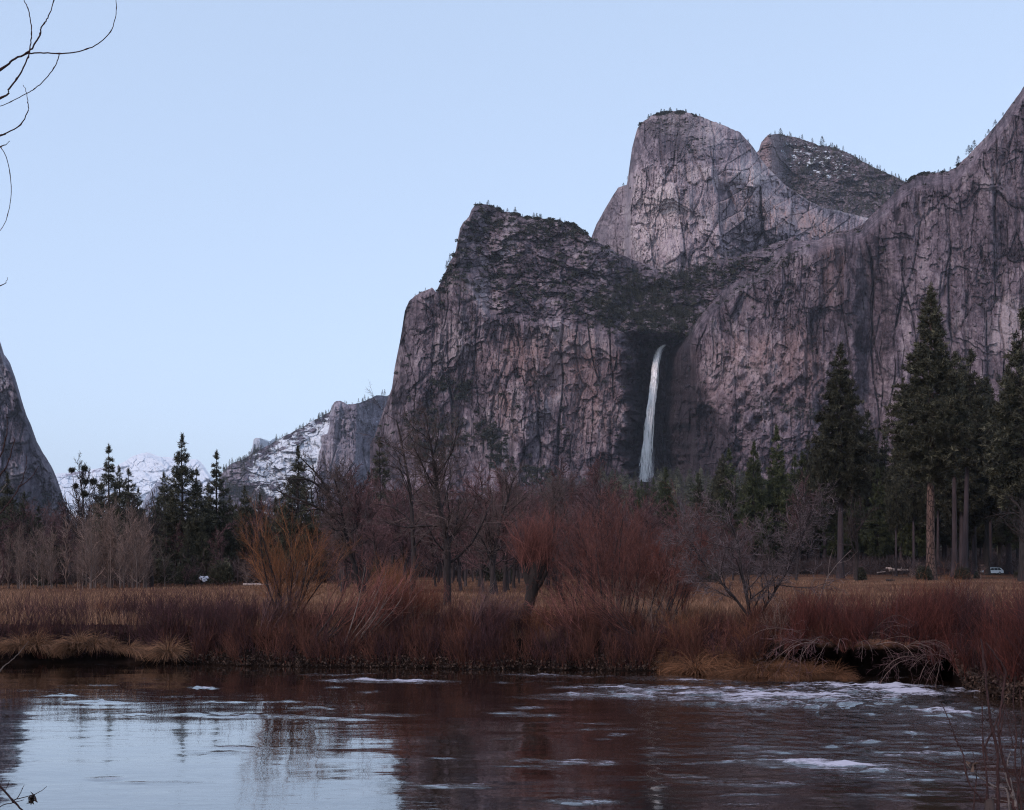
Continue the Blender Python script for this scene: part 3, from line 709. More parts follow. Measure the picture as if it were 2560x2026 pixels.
# ------------------------------------------------------------------ plants: materials and generators
BARK_DARK = bark_mat('dark_bark', (.016, .011, .011), (.04, .028, .026))
BARK_GREY = bark_mat('grey_bark', (.018, .013, .013), (.043, .031, .033))
BARK_PALE = bark_mat('pale_sapling_bark', (.10, .072, .064), (.19, .14, .125))
TW_PURPLE = bark_mat('purple_brown_twigs', (.066, .034, .036), (.104, .055, .057))
BR_P = bark_mat('purple_brush_stems', (.043, .017, .020), (.074, .032, .035)); BR_R = bark_mat('rusty_brush_stems', (.060, .021, .014), (.10, .038, .027)); BR_D = bark_mat('dark_red_brush_stems', (.060, .016, .013), (.10, .030, .024))
TW_UMBER = bark_mat('umber_twigs', (.066, .044, .042), (.10, .070, .066))
TW_GREY = bark_mat('grey_twigs', (.085, .062, .066), (.125, .095, .10))
TW_TAN = bark_mat('tan_twigs', (.115, .075, .064), (.17, .115, .097))
TW_ORANGE = bark_mat('orange_willow_twigs', (.115, .044, .020), (.18, .074, .034))
TW_RED = bark_mat('red_willow_twigs', (.095, .025, .016), (.15, .045, .029))
TW_ROSE = bark_mat('rose_brown_twigs', (.098, .036, .030), (.155, .060, .050))
STRAW = bark_mat('dry_straw', (.105, .052, .030), (.18, .096, .056), 4, .15)
STRAW_RED = bark_mat('rusty_dry_straw', (.095, .042, .022), (.17, .080, .042), 4, .15)
NEEDLE = leaf_mat('pine_needles', (.012, .011, .008), (.036, .035, .021), (.11, .102, .064))
BARK_PINE_DIM = bark_mat('dim_pine_bark', (.022, .015, .017), (.052, .037, .041), 1.6, .2)  # darker pine bark: shade on the unlit trunks put into the colour
NEEDLE_L = leaf_mat('light_fir_needles', (.014, .017, .008), (.036, .042, .016), (.085, .09, .04))
SCRUB = leaf_mat('scrub_leaves', (.012, .012, .009), (.030, .029, .019), (.075, .068, .045))
k = NT('pine_bark')
vv_ = k.n('ShaderNodeTexVoronoi', feature='DISTANCE_TO_EDGE', Scale=1.0); k.l(k.pos((3.2, 3.2, 1.0), obj=True), vv_.inputs['Vector'])
nn_ = k.noise(k.pos((2.2, 2.2, .5), obj=True), 1, 5, .65)
c_ = k.mix(k.ramp(vv_.outputs['Distance'], [(0.02, 1.0), (.14, 0.0)]), k.ramp(nn_, [(.3, (.060, .036, .032)), (.7, (.15, .095, .08))]), (.016, .010, .009))
k.bump(vv_.outputs['Distance'], .12, .8); PINE_BARK = k.fin(c_, .9, .15)
BARK_BLACK = bark_mat('black_bark', (.010, .008, .008), (.032, .024, .024))  # near-black bark of the firs and shaggy pines


def needles(rng, C, Dv, m, ln, wd, spread=1.0):
    """m narrow leaf triangles round each of the points C, fanned about the directions Dv"""
    K = len(C); c = np.repeat(C, m, 0); d = nrm(np.repeat(Dv, m, 0) + spread * rng.normal(size=(K * m, 3)))
    L = ln * rng.uniform(.55, 1.25, (K * m, 1)); s = perp(d, rng) * wd * rng.uniform(.6, 1.3, (K * m, 1))
    b = c + rng.normal(size=c.shape) * ln * .22
    V = np.stack([b - s, b + s, b + d * L], 1).reshape(-1, 3)
    return V, np.arange(K * m * 3).reshape(-1, 3)


def conifer(seed, H, c0, rmax, nb, cpm=3.2, m=9, ln=.62, wd=.085, droop=.0, wide=.3, r0=None, mat=None, lean=(0, 0), bark=None, ragged=.35, topw=.0):
    """H height, c0 where the crown starts (share of H), rmax crown radius, nb limbs"""
    rng = np.random.default_rng(seed); r0 = r0 or H * .0135
    zt = np.linspace(0, 1, 22)
    tr = np.stack([lean[0] * zt ** 1.3 * H + .012 * H * np.interp(zt, np.linspace(0, 1, 6), rng.normal(0, .3, 6)) * zt, lean[1] * zt * H + 0 * zt, zt * H], -1)
    rad = r0 * (1 - zt) ** .8 * (1 + .5 * np.exp(-zt * 55)) + .03
    t_ = MB(); t_.tubes(tr, rad, 12)
    t = np.sort(1 - (1 - rng.random(nb)) ** .62); t[-3:] = (.94, .96, .975)
    z = c0 + (1 - c0) * t
    prof = np.where(t < wide, (.45 + .55 * t / wide), ((1 - t) / (1 - wide)) ** .95) + topw * .1 * (1 - t)
    Lb = rmax * prof * rng.uniform(1 - ragged, 1.12, nb) + .05
    az = np.arange(nb) * 2.39996 + rng.normal(0, .4, nb)
    el = R(1) * (-16 + 40 * t ** 1.6 - 30 * droop * (1 - t)) + rng.normal(0, .12, nb)
    p0 = np.stack([np.interp(z, zt, tr[:, 0]), np.interp(z, zt, tr[:, 1]), z * H], -1)
    d0 = np.stack([np.cos(az) * np.cos(el), np.sin(az) * np.cos(el), np.sin(el)], -1)
    br = grow(rng, p0, d0, Lb, .012 * Lb + .012, [dict(n=7, wig=.09, up=.05, tip=.25, nc=5, t0=.25, ang=48, angs=10, lr=.48, lt=.55, rr=.6, rmin=.01), dict(n=4, wig=.1, up=.06, tip=.3)])
    t_.tubes(*br[0], 4)
    c_ = MB(); c_.tubes(*br[1], 3, 1)
    # tufts along limbs and side shoots
    Cs, Ds = [], []
    for pts, _ in br:
        seg = np.linalg.norm(np.diff(pts, axis=1), axis=2).sum(1); n = (seg * cpm + rng.random(len(seg))).astype(int); tot = n.sum()
        ii = np.repeat(np.arange(len(pts)), n); f = (.3 + .7 * rng.random(tot) ** .8) * (pts.shape[1] - 1); i0 = np.minimum(f.astype(int), pts.shape[1] - 2); w_ = (f - i0)[:, None]
        Cs.append(pts[ii, i0] * (1 - w_) + pts[ii, i0 + 1] * w_); Ds.append(nrm(pts[ii, i0 + 1] - pts[ii, i0]) + np.array([0, 0, .45]))
    q = rng.random(26) ** .7; zl = H * (1 - .055 * q); Cs.append(np.stack([np.interp(zl / H, zt, tr[:, 0]), np.interp(zl / H, zt, tr[:, 1]), zl], -1) + rng.normal(0, .05, (26, 3))); Ds.append(rng.normal(0, .5, (26, 3)) * q[:, None] + np.array([0, 0, 1.0]))
    C = np.concatenate(Cs); Dv = nrm(np.concatenate(Ds))
    V, F = needles(rng, C, Dv, m, ln, wd)
    tone = np.clip(rng.normal(.45, .22, len(C)) + .12 * (rng.random(len(C)) > .93), 0, 1)
    c_.add(V, F, 0, np.repeat(tone, m * 3))
    return [('trunk', t_.build('conifer_trunk', [bark or PINE_BARK])), ('crown', c_.build('conifer_crown', [mat or NEEDLE, BARK_DARK]))]


def bare(seed, H, r0, lv, p0=None, d0=None, L=None, r=None, trunk_mat=None, twig_mat=None, ntr=2, sides=(9, 5, 3, 3, 3), jit=.25, names=('trunk', 'twigs')):
    """leafless tree or shrub: the first ntr levels of branches are the trunk part, the finer ones the twigs"""
    rng = np.random.default_rng(seed)
    out = grow(rng, [(0, 0, -.15)] if p0 is None else p0, [(0, 0, 1)] if d0 is None else d0, H if L is None else L, r0 if r is None else r, lv)
    a, b = MB(), MB()
    for i, (pts, rad) in enumerate(out):
        tone = np.clip(rng.normal(.32 if i < ntr else .42, .12 if i < ntr else jit, len(pts)) + (0 if i < ntr else .6) * (rng.random(len(pts)) > .9), 0, 1)
        (a if i < ntr else b).tubes(pts, rad, sides[min(i, len(sides) - 1)], 0, tone)
    res = [(names[0], a.build(names[0], [trunk_mat or BARK_GREY]))]
    if b.n: res.append((names[1], b.build(names[1], [twig_mat or TW_PURPLE])))
    return res


def shrub(seed, n, spread, H, r, lv, lean=(0, 0), splay=.45, base=.35, trunk_mat=None, twig_mat=None, ntr=1, sides=(5, 3, 3, 3)):
    rng = np.random.default_rng(seed)
    q = rng.normal(size=(n, 2)); q /= np.maximum(1, np.linalg.norm(q, axis=1, keepdims=True) / 1.6)
    p0 = np.concatenate([q * base * spread / 1.6, np.full((n, 1), -.1)], 1)
    d0 = np.concatenate([q * splay + np.array(lean), np.ones((n, 1))], 1)
    return bare(seed + 1, 0, 0, lv, p0, d0, H * rng.uniform(.6, 1.1, n), r * rng.uniform(.6, 1.2, n), trunk_mat, twig_mat, ntr, sides, names=('stems', 'twigs'))


def tussock(seed, rad, H, n, mat, flow=(0, 0), lie=.0):
    rng = np.random.default_rng(seed)
    az = rng.random(n) * 6.283; q = np.sqrt(rng.random(n)) * rad * .35
    p = np.stack([np.cos(az) * q, np.sin(az) * q, np.zeros(n)], -1); out = rng.normal(.75, .45, n)
    d = np.stack([np.cos(az) * out * .55 + flow[0], np.sin(az) * out * .55 + flow[1], np.ones(n) * (1 - lie)], -1); d = nrm(d)
    L = H * rng.uniform(.5, 1.7, n); pts = np.empty((n, 7, 3)); dd = d.copy()
    for i in range(7):
        pts[:, i] = p; dd = nrm(dd + np.array([0, 0, -.26]) * (.6 + .8 * rng.random((n, 1))) + .10 * rng.normal(size=dd.shape) + .10 * np.stack([np.cos(az), np.sin(az), 0 * az], -1) + .06 * np.array([flow[0], flow[1], 0])); p = p + dd * (L / 6)[:, None]
    pts[..., 2] = np.maximum(pts[..., 2], -.35)
    mb = MB(); mb.tubes(pts, (.0085 if n < 1000 else .0065) * np.linspace(1, .25, 7)[None] * rng.uniform(.7, 1.4, (n, 1)), 3, 0, np.clip(rng.normal(.5, .25, n), 0, 1))
    return mb.build('tussock_blades', [mat])


def ground_at(u, D):
    x = (u - CX) / FPX * D
    return (x, D, float(gz(x, D)))


# ------------------------------------------------------------------ conifers
PA = conifer(101, 48, .34, 6.9, 340, 3.8, 9, .62, .075, 0, .26, .74, ragged=.5)
PB = conifer(102, 42, .32, 5.9, 310, 3.6, 9, .60, .07, .2, .24, .55, ragged=.5, bark=BARK_PINE_DIM)
PC = conifer(103, 38, .50, 5.0, 150, 3.1, 9, .62, .08, 0, .38, .46, ragged=.6, bark=BARK_PINE_DIM)
PD = conifer(104, 40, .48, 5.8, 160, 3.1, 9, .62, .08, 0, .42, .50, lean=(.028, 0), ragged=.6, bark=BARK_PINE_DIM)
PE = conifer(105, 34, .30, 5.2, 180, 3.0, 8, .62, .085, .35, .22, .42, bark=BARK_BLACK)
PF = conifer(106, 30, .20, 4.8, 170, 3.0, 8, .60, .085, .5, .18, .38, mat=NEEDLE_L, bark=BARK_BLACK)
PL1 = conifer(107, 24, .06, 6.6, 250, 2.6, 8, .46, .055, .25, .10, .30, bark=BARK_BLACK, ragged=.55)
PL2 = conifer(108, 24, .06, 5.6, 250, 2.6, 8, .46, .055, .5, .08, .28, bark=BARK_BLACK, ragged=.5)
HGT = {id(PA): 48, id(PB): 42, id(PC): 38, id(PD): 40, id(PE): 34, id(PF): 30, id(PL1): 24, id(PL2): 24}


def top_of(proto):
    if id(proto) not in HGT or HGT[id(proto)] > 0:
        HGT[id(proto)] = -max(float(np.array([v.co.z for v in me.vertices]).max()) for _, me in proto)
    return -HGT[id(proto)]


def stand(proto, u, vtop, D, label, group=None, rz=None, ubase=None, wide=1.0, kind='pine_tree', cat='tree'):
    b = ground_at(ubase or u, D); H = EYE + (HY - vtop) / FPX * D - b[2]; s = H / top_of(proto)
    return put(kind, proto, label, cat, b, random.uniform(0, 6.28) if rz is None else rz, group, (s * wide, s * wide, s))


random.seed(7)
stand(PA, 2327, 703, 205, 'tallest pine, full dark crown over a bare plated trunk at the meadow edge', None, .4)
stand(PB, 2101, 848, 222, 'slim pointed pine standing apart to the left of the tallest pine', None, 1.1)
stand(PC, 2386, 872, 236, 'pine with a high ragged crown on a bare trunk, right beside the tallest pine', None, 2.0)
stand(PD, 2442, 868, 230, 'leaning pine whose long bare trunk slants right, above the white car', None, 0.0, ubase=2412)
stand(PE, 2556, 760, 186, 'tall shaggy pine with drooping boughs at the edge of the view', None, .7)
stand(PF, 1664, 1163, 330, 'pale green fir in front of the foot of the waterfall', None, None, kind='fir_tree')
stand(PF, 1942, 1058, 290, 'narrow dark fir between the waterfall and the slim pointed pine, the taller of a pair', None, None, kind='fir_tree', wide=.85)
stand(PF, 1884, 1098, 285, 'shorter dark fir of the pair between the waterfall and the slim pointed pine', None, None, kind='fir_tree', wide=.9)
RL = 'dark pine in the thick stand behind the tall pines beyond the meadow'
for u, vt, D, pr in [(2404, 930, 262, PB), (2468, 935, 268, PE), (2436, 985, 285, PB), (2475, 955, 312, PC), (2522, 905, 305, PB), (2612, 850, 232, PE), (2660, 800, 250, PB), (2290, 1006, 300, PE), (2252, 1058, 320, PB), (2212, 1078, 335, PE), (2168, 1020, 330, PE), (2062, 1034, 300, PB), (2020, 1092, 325, PE), (1986, 1132, 340, PF), (2360, 990, 330, PB),
                     (2418, 1015, 345, PE), (2500, 1030, 320, PF), (2545, 1000, 300, PE), (2345, 1100, 285, PC), (2125, 1120, 320, PF), (2285, 1145, 262, PD), (2195, 1165, 275, PF), (2462, 1100, 320, PE), (2575, 1080, 275, PF), (2398, 1120, 275, PE), (2240, 1190, 250, PC), (2085, 1190, 300, PF)]:
    stand(pr, u, vt, D, RL, 'pines in the stand behind the tall pines')
for i in range(84):
    u = random.uniform(1570, 2660); stand(random.choice([PE, PF, PB, PF]), u, random.uniform(1115, 1245) + (60 if u < 1800 else 0), random.uniform(300, 420), RL if u > 1960 else 'dark fir in the wood right of the waterfall foot', 'pines in the stand behind the tall pines' if u > 1960 else 'firs in the wood right of the waterfall foot', kind='pine_tree' if u > 1960 else 'fir_tree')
for u, vt, D, pr, lb in [(272, 1104, 190, PL2, 'twin-topped fir, taller of the two dark firs beside the tree hung with mistletoe'), (322, 1164, 186, PL2, 'thin pointed fir just left of the forked dark oak'), (455, 1078, 170, PL1, 'tallest dark fir on the left side of the meadow, with ragged open boughs'),
                         (541, 1120, 176, PL2, 'pointed fir standing right behind the small snow patch'), (745, 1108, 165, PL1, 'dark fir rising behind the orange willow shrub, below the snowy ridge'), (950, 1088, 230, PL2, 'dark fir at the foot of the big cliff behind the tall bare tree'),
                         (298, 1160, 205, PL1, 'shorter fir between the two pointed firs on the left'), (492, 1165, 195, PL2, 'small fir squeezed between the tallest left fir and the pointed fir'), (612, 1210, 190, PL1, 'round-topped fir between the pointed fir and the orange willow shrub')]:
    stand(pr, u, vt, D, lb, None, kind='fir_tree')
for u, vt, D in [(18, 1178, 185), (60, 1225, 200), (-30, 1200, 190), (95, 1262, 210), (240, 1235, 210), (395, 1240, 205), (430, 1215, 210), (575, 1235, 215), (650, 1230, 205), (690, 1238, 220), (800, 1265, 230), (350, 1265, 200), (160, 1275, 220), (505, 1290, 168), (470, 1310, 160), (545, 1320, 165), (110, 1345, 150), (135, 1300, 165), (820, 1330, 200), (1010, 1310, 240), (255, 1200, 220), (345, 1215, 215), (410, 1175, 225), (520, 1205, 215), (590, 1255, 200), (630, 1270, 190), (30, 1240, 180), (-10, 1260, 170), (75, 1290, 170), (310, 1250, 195), (670, 1290, 185), (720, 1270, 200), (775, 1285, 210)]:
    stand(random.choice([PL1, PL2]), u, vt, D, 'dark fir filling the left treeline behind the bare saplings', 'firs in the left treeline', kind='fir_tree')

for u, vt, D in [(1590, 1203, 620), (1604, 1198, 640), (1618, 1203, 600), (1634, 1192, 610), (1578, 1212, 560), (1650, 1205, 580)]:
    stand(PF, u, vt, D, 'small fir at the very foot of the waterfall, half hiding its base', 'firs at the foot of the waterfall', kind='fir_tree')

# ------------------------------------------------------------------ bare trees far across the meadow
LVF = [dict(n=9, wig=.06, up=.03, tip=.25, nc=16, t0=.2, ang=38, lr=.52, lt=.55, rr=.5, rmin=.035), dict(n=7, wig=.12, up=.06, tip=.45, nc=10, t0=.15, ang=42, lr=.46, lt=.4, rr=.6, rmin=.026), dict(n=5, wig=.14, up=.03, tip=.6, nc=10, t0=.1, ang=42, lr=.55, lt=.4, rr=.7, rmin=.019), dict(n=4, wig=.14, up=.02, tip=.5)]
FT = [bare(200 + i, 9.5, .17, LVF, trunk_mat=BARK_GREY, twig_mat=TW_PURPLE) for i in range(3)]
LVS = [dict(n=9, wig=.035, up=.05, tip=.15, nc=34, t0=.10, ang=42, lr=.27, lt=.35, rr=.45, rmin=.021), dict(n=5, wig=.10, up=.10, tip=.45, nc=10, t0=.1, ang=38, lr=.6, lt=.4, rr=.7, rmin=.015), dict(n=4, wig=.1, up=.05, tip=.5)]
FS = [bare(210 + i, 8.5, .085, LVS, trunk_mat=BARK_PALE, twig_mat=TW_TAN, ntr=1) for i in range(3)]
LVO = [dict(n=8, wig=.10, up=.03, tip=.55, nc=8, t0=.38, ang=42, lr=.75, lt=.3, rr=.62), dict(n=9, wig=.17, up=.05, tip=.3, nc=9, t0=.2, ang=44, lr=.46, lt=.4, rr=.55, rmin=.02), dict(n=6, wig=.2, up=.04, tip=.4, nc=7, t0=.15, ang=45, lr=.5, lt=.3, rr=.6, rmin=.013), dict(n=4, wig=.16, tip=.5)]
FO = [bare(220 + i, 6.5, .23, LVO, trunk_mat=BARK_DARK, twig_mat=BARK_DARK, ntr=2) for i in range(2)]


def tree_at(proto, hp, u, vtop, D, label, group=None, kind='bare_tree', cat='tree', rz=None, wide=1.0, tilt=(0, 0)):
    b = ground_at(u, D); s = (EYE + (HY - vtop) / FPX * D - b[2]) / top_of(proto)
    return put(kind, proto, label, cat, b, random.uniform(0, 6.28) if rz is None else rz, group, (s * wide, s * wide, s), tilt)


for i in range(190):
    u = random.uniform(830, 1900) if i % 3 else random.uniform(-60, 900); D = random.uniform(150, 330)
    vt = random.uniform(1195, 1330) if u > 1000 else random.uniform(1240, 1370)
    if u > 1640: vt += 60
    mid = u > 830
    tree_at(random.choice(FT), 13, u, vt, D, 'purple-brown leafless tree in the wood below the cliff, beyond the meadow' if mid else 'purple-brown leafless tree in the left treeline', 'leafless trees in the wood below the cliff' if mid else 'leafless trees in the left treeline')
for i in range(34):
    u = random.uniform(830, 1520); tree_at(random.choice(FT), 13, u, random.uniform(1140, 1290), random.uniform(85, 150), 'purple-brown leafless tree in the wood below the cliff, beyond the meadow', 'leafless trees in the wood below the cliff', wide=1.15)
for i in range(64):      # pale saplings in a dense clump on the left
    u = random.gauss(275, 62) if i < 44 else random.uniform(-20, 150); vt = 1244 + abs(u - 275) * .45 + random.uniform(-18, 95) if i < 44 else random.uniform(1300, 1400)
    tree_at(random.choice(FS), 9.0, u, min(vt, 1410), random.uniform(128, 146), 'slender pale leafless sapling in the dense clump on the left meadow edge', 'pale saplings on the left meadow edge', 'sapling')
for i in range(40):      # low leafless bushes along the far edge of the meadow
    u = random.uniform(-30, 2580); D = random.uniform(132, 150) if u < 900 else random.uniform(205, 225)
    tree_at(random.choice(FS + FT), 11, u, random.uniform(1395, 1425), D, 'low leafless bush along the far edge of the meadow', 'low bushes along the far edge of the meadow', 'bush', 'bush', wide=1.9)
MT = tree_at(bare(230, 9.5, .2, LVF, trunk_mat=BARK_DARK, twig_mat=BARK_DARK), 13, 209, 1126, 150, 'bare tree hung with dark balls of mistletoe, against the snow mountains', None, wide=.7)
rng = np.random.default_rng(31)
for (u, v, r) in [(179, 1176, .26), (211, 1172, .34), (213, 1205, .32), (234, 1205, .40), (212, 1236, .42), (190, 1215, .2)]:
    C = rng.normal(size=(220, 3)); C *= (rng.random((220, 1)) ** .6) * np.array([1, 1, .8]) / np.linalg.norm(C, axis=1, keepdims=True) * r
    V_, F_ = needles(rng, C, nrm(C), 4, .28, .03); mb = MB(); mb.add(V_, F_, 0, .3)
    o = link('mistletoe', mb.build('mistletoe', [NEEDLE]), MT)
    q = Vector(P(u, v, 150)) - MT.location; q.rotate(MT.rotation_euler.to_quaternion().inverted()); o.location = (q.x / MT.scale.x, q.y / MT.scale.y, q.z / MT.scale.z); o.scale = tuple(1 / s for s in MT.scale)
tree_at(FO[0], 11, 378, 1195, 140, 'dark forked oak with long upright limbs, standing before the snow mountains', None, 'oak_tree', rz=1.0)
tree_at(FO[1], 11, 862, 1128, 118, 'dark leaning oak with spreading bare limbs in front of the snowy ridge', None, 'oak_tree', rz=2.4, wide=1.05)
tree_at(FO[0], 11, 2140, 1215, 190, 'thin dark leafless oak with a crooked trunk under the slim pointed pine', None, 'oak_tree', rz=3.3, wide=.8)
tree_at(FO[1], 11, 2580, 1225, 120, 'pale leafless tree reaching in from the edge beside the white car', None, 'bare_tree', rz=.5, wide=1.0)
tree_at(FT[0], 13, 1500, 1128, 120, 'tall grey leafless tree rising behind the biggest red willow, left of the waterfall foot', None)
tree_at(FT[2], 13, 1990, 1178, 200, 'grey leafless tree in the wood right of the round riverside tree', None, wide=.8)

# ------------------------------------------------------------------ the riverside trees and willows
def hero(proto, u, D, kind, label, cat, rz=0, sc=1.0, tilt=(0, 0), dz=0.0, vtop=None):
    b = ground_at(u, D); off_ = D - bank_d(np.array([u]))[0]; zb = float(bank_z(np.array([u]), np.array([off_]))[0]) if off_ < 8 else b[2]
    if vtop: sc = (EYE + (HY - vtop) / FPX * D - zb) / max(float(np.array([v.co.z for v in me.vertices]).max()) for _, me in proto)
    return put(kind, proto, label, cat, (b[0], b[1], zb + dz), rz, None, sc, tilt)


# tall bare tree with a wide fine crown
LV1 = [dict(n=12, wig=.05, up=.02, tip=.22, nc=24, t0=.24, ang=48, lr=.44, lt=.5, rr=.45, rmin=.022), dict(n=9, wig=.13, up=.05, tip=.35, nc=12, t0=.15, ang=45, lr=.45, lt=.4, rr=.55, rmin=.012), dict(n=6, wig=.15, up=.02, tip=.5, nc=10, t0=.1, ang=45, lr=.5, lt=.4, rr=.65, rmin=.0085), dict(n=5, wig=.16, up=0, tip=.6, nc=2, t0=.2, ang=40, lr=.6, rr=.8, rmin=.0065), dict(n=4, wig=.15, tip=.5)]
hero(bare(301, 10.2, .24, LV1, twig_mat=TW_UMBER), 1117, 60, 'bare_tree', 'tall leafless tree with a wide fine purple crown and straight trunk on the river bank', 'tree', .3, vtop=1008)
LV2 = [dict(n=12, wig=.06, up=.02, tip=.2, nc=16, t0=.25, ang=58, lr=.48, lt=.55, rr=.42, rmin=.02, pull=(-.012, 0, 0)), dict(n=9, wig=.11, up=-.01, tip=.3, nc=10, t0=.15, ang=38, lr=.42, lt=.4, rr=.55, rmin=.009), dict(n=6, wig=.14, up=-.02, tip=.45, nc=7, t0=.1, ang=42, lr=.5, lt=.4, rr=.6, rmin=.006), dict(n=4, wig=.15, tip=.5)]
hero(bare(302, 12.6, .22, LV2, twig_mat=TW_UMBER), 1030, 74, 'bare_tree', 'leafless tree whose drooping side branches reach over the sky left of the cliff', 'tree', 2.2, vtop=952)
hero(bare(303, 10.6, .22, LV1, twig_mat=TW_UMBER), 1230, 84, 'bare_tree', 'leafless purple tree standing behind the thick stubby willow trunk', 'tree', 1.3, vtop=1150)
hero(bare(304, 8.8, .2, LV1, twig_mat=TW_UMBER), 905, 90, 'bare_tree', 'dark leafless tree with a slanting forked trunk behind the orange-red willow', 'tree', 4.0, tilt=(0, .35))
hero(bare(309, 8.5, .2, LV1, twig_mat=TW_UMBER), 1400, 96, 'bare_tree', 'leafless purple tree between the stubby willow and the biggest red willow', 'tree', 5.0, vtop=1170)

# willows of many stems
LVW = [dict(n=9, wig=.07, up=.035, tip=.28, nc=10, t0=.22, ang=26, lr=.50, lt=.35, rr=.5, rmin=.007), dict(n=7, wig=.07, up=.05, tip=.35, nc=8, t0=.15, ang=24, lr=.5, lt=.3, rr=.6, rmin=.0045), dict(n=5, wig=.07, up=.04, tip=.5, nc=3, t0=.2, ang=22, lr=.6, lt=.3, rr=.7, rmin=.0035), dict(n=4, wig=.06, tip=.5)]
hero(shrub(311, 18, 1.3, 4.5, .055, LVW, splay=.34, trunk_mat=BARK_GREY, twig_mat=TW_ORANGE), 715, 43.5, 'willow_shrub', 'orange-brown willow with a fan of dark stems, in front of the fir and snowy ridge', 'shrub', vtop=1228)
LVD = [dict(n=8, wig=.05, up=.05, tip=.3, nc=9, t0=.15, ang=20, lr=.55, lt=.3, rr=.6, rmin=.005), dict(n=6, wig=.06, up=.05, tip=.4, nc=6, t0=.15, ang=20, lr=.55, lt=.3, rr=.7, rmin=.004), dict(n=4, wig=.06, up=.03, tip=.5)]
hero(shrub(312, 95, 3.6, 2.9, .016, LVD, lean=(.10, 0), splay=.20, base=.55, trunk_mat=TW_RED, twig_mat=TW_RED), 1005, 40.2, 'willow_shrub', 'dense dark red willow thicket at the water edge below the tall bare tree', 'shrub', vtop=1408)
hero(shrub(313, 46, 1.4, 3.3, .018, LVD, splay=.13, base=.5, trunk_mat=TW_ORANGE, twig_mat=TW_ORANGE), 985, 43, 'willow_shrub', 'upright golden orange willow bush standing behind the dark red thicket', 'shrub', vtop=1360)
# the stubby, cut-back willow
rng = np.random.default_rng(320)
mb = MB(); s_ = .30
spine = np.array([(-.55, 0, -.3), (-.38, 0, .25), (-.12, 0, .8), (0, 0, 1.35), (.06, 0, 1.8), (.2, 0, 2.2), (.38, .05, 2.6), (.45, .05, 3.0)]); mb.tubes(spine, [.30, .27, .24, .27, .30, .36, .33, .16], 12, 0, .12)
mb.tubes(np.array([(0, 0, 1.5), (-.18, 0, 1.95), (-.30, 0, 2.35), (-.36, .02, 2.7)]), [.22, .2, .18, .1], 10, 0, .12)
mb.tubes(np.array([(.05, 0, 1.3), (.35, -.05, 1.75), (.62, -.05, 2.3), (.66, 0, 2.9)]), [.16, .15, .14, .07], 9, 0, .12)
tops = np.array([(.38, 0, 2.6), (.45, 0, 3.0), (-.30, 0, 2.35), (-.36, 0, 2.7), (.62, 0, 2.3), (.66, 0, 2.9), (.2, 0, 2.2)])
n = 190; p0 = tops[rng.integers(0, 7, n)] + rng.normal(0, .14, (n, 3)); d0 = rng.normal(0, .42, (n, 3)) + np.array([0, 0, 1.0])
LVP = [dict(n=7, wig=.06, up=.05, tip=.35, nc=6, t0=.15, ang=24, lr=.5, lt=.3, rr=.6, rmin=.0045), dict(n=5, wig=.07, up=.03, tip=.5, nc=4, t0=.2, ang=26, lr=.5, rr=.7, rmin=.0035), dict(n=4, wig=.08, tip=.5)]
tw = MB()
for pts, rad in grow(rng, p0, d0, rng.uniform(.7, 2.1, n), .013, LVP): tw.tubes(pts, rad, 3, 0, np.clip(rng.normal(.45, .25, len(pts)), 0, 1))
for pts, rad in grow(rng, spine[rng.integers(4, 8, 160)] + rng.normal(0, .12, (160, 3)), rng.normal(0, 1, (160, 3)) + np.array([0, 0, -.5]), rng.uniform(.3, .8, 160), .008, LVP[1:]): tw.tubes(pts, rad, 3, 0, .2)
hero([('trunk', mb.build('trunk', [BARK_DARK])), ('twigs', tw.build('twigs', [TW_ROSE]))], 1330, 42.5, 'pollard_willow', 'stubby dark willow trunk with a swollen cut-back head and a brush of red shoots', 'tree', vtop=1235)
# the biggest willow: several clumps of stems spreading from one low stool
LVB = [dict(n=10, wig=.085, up=.03, tip=.25, nc=11, t0=.2, ang=30, lr=.50, lt=.4, rr=.5, rmin=.007), dict(n=7, wig=.10, up=.05, tip=.35, nc=9, t0=.15, ang=28, lr=.48, lt=.3, rr=.6, rmin=.006), dict(n=5, wig=.10, up=.03, tip=.6, nc=4, t0=.2, ang=28, lr=.55, lt=.3, rr=.8, rmin=.0048), dict(n=4, wig=.1, tip=.5)]
hero(shrub(331, 44, 4.8, 4.9, .045, LVB, lean=(.05, 0), splay=.36, base=.5, trunk_mat=BARK_GREY, twig_mat=TW_ROSE), 1560, 43, 'willow_shrub', 'biggest red-brown willow, a broad dome of stems left of the waterfall foot', 'shrub', vtop=1195)
hero(shrub(332, 16, 1.4, 3.9, .03, LVB, lean=(-.1, 0), splay=.3, trunk_mat=TW_ROSE, twig_mat=TW_RED), 1690, 45, 'willow_shrub', 'smaller red willow against the right flank of the biggest willow', 'shrub', vtop=1285)
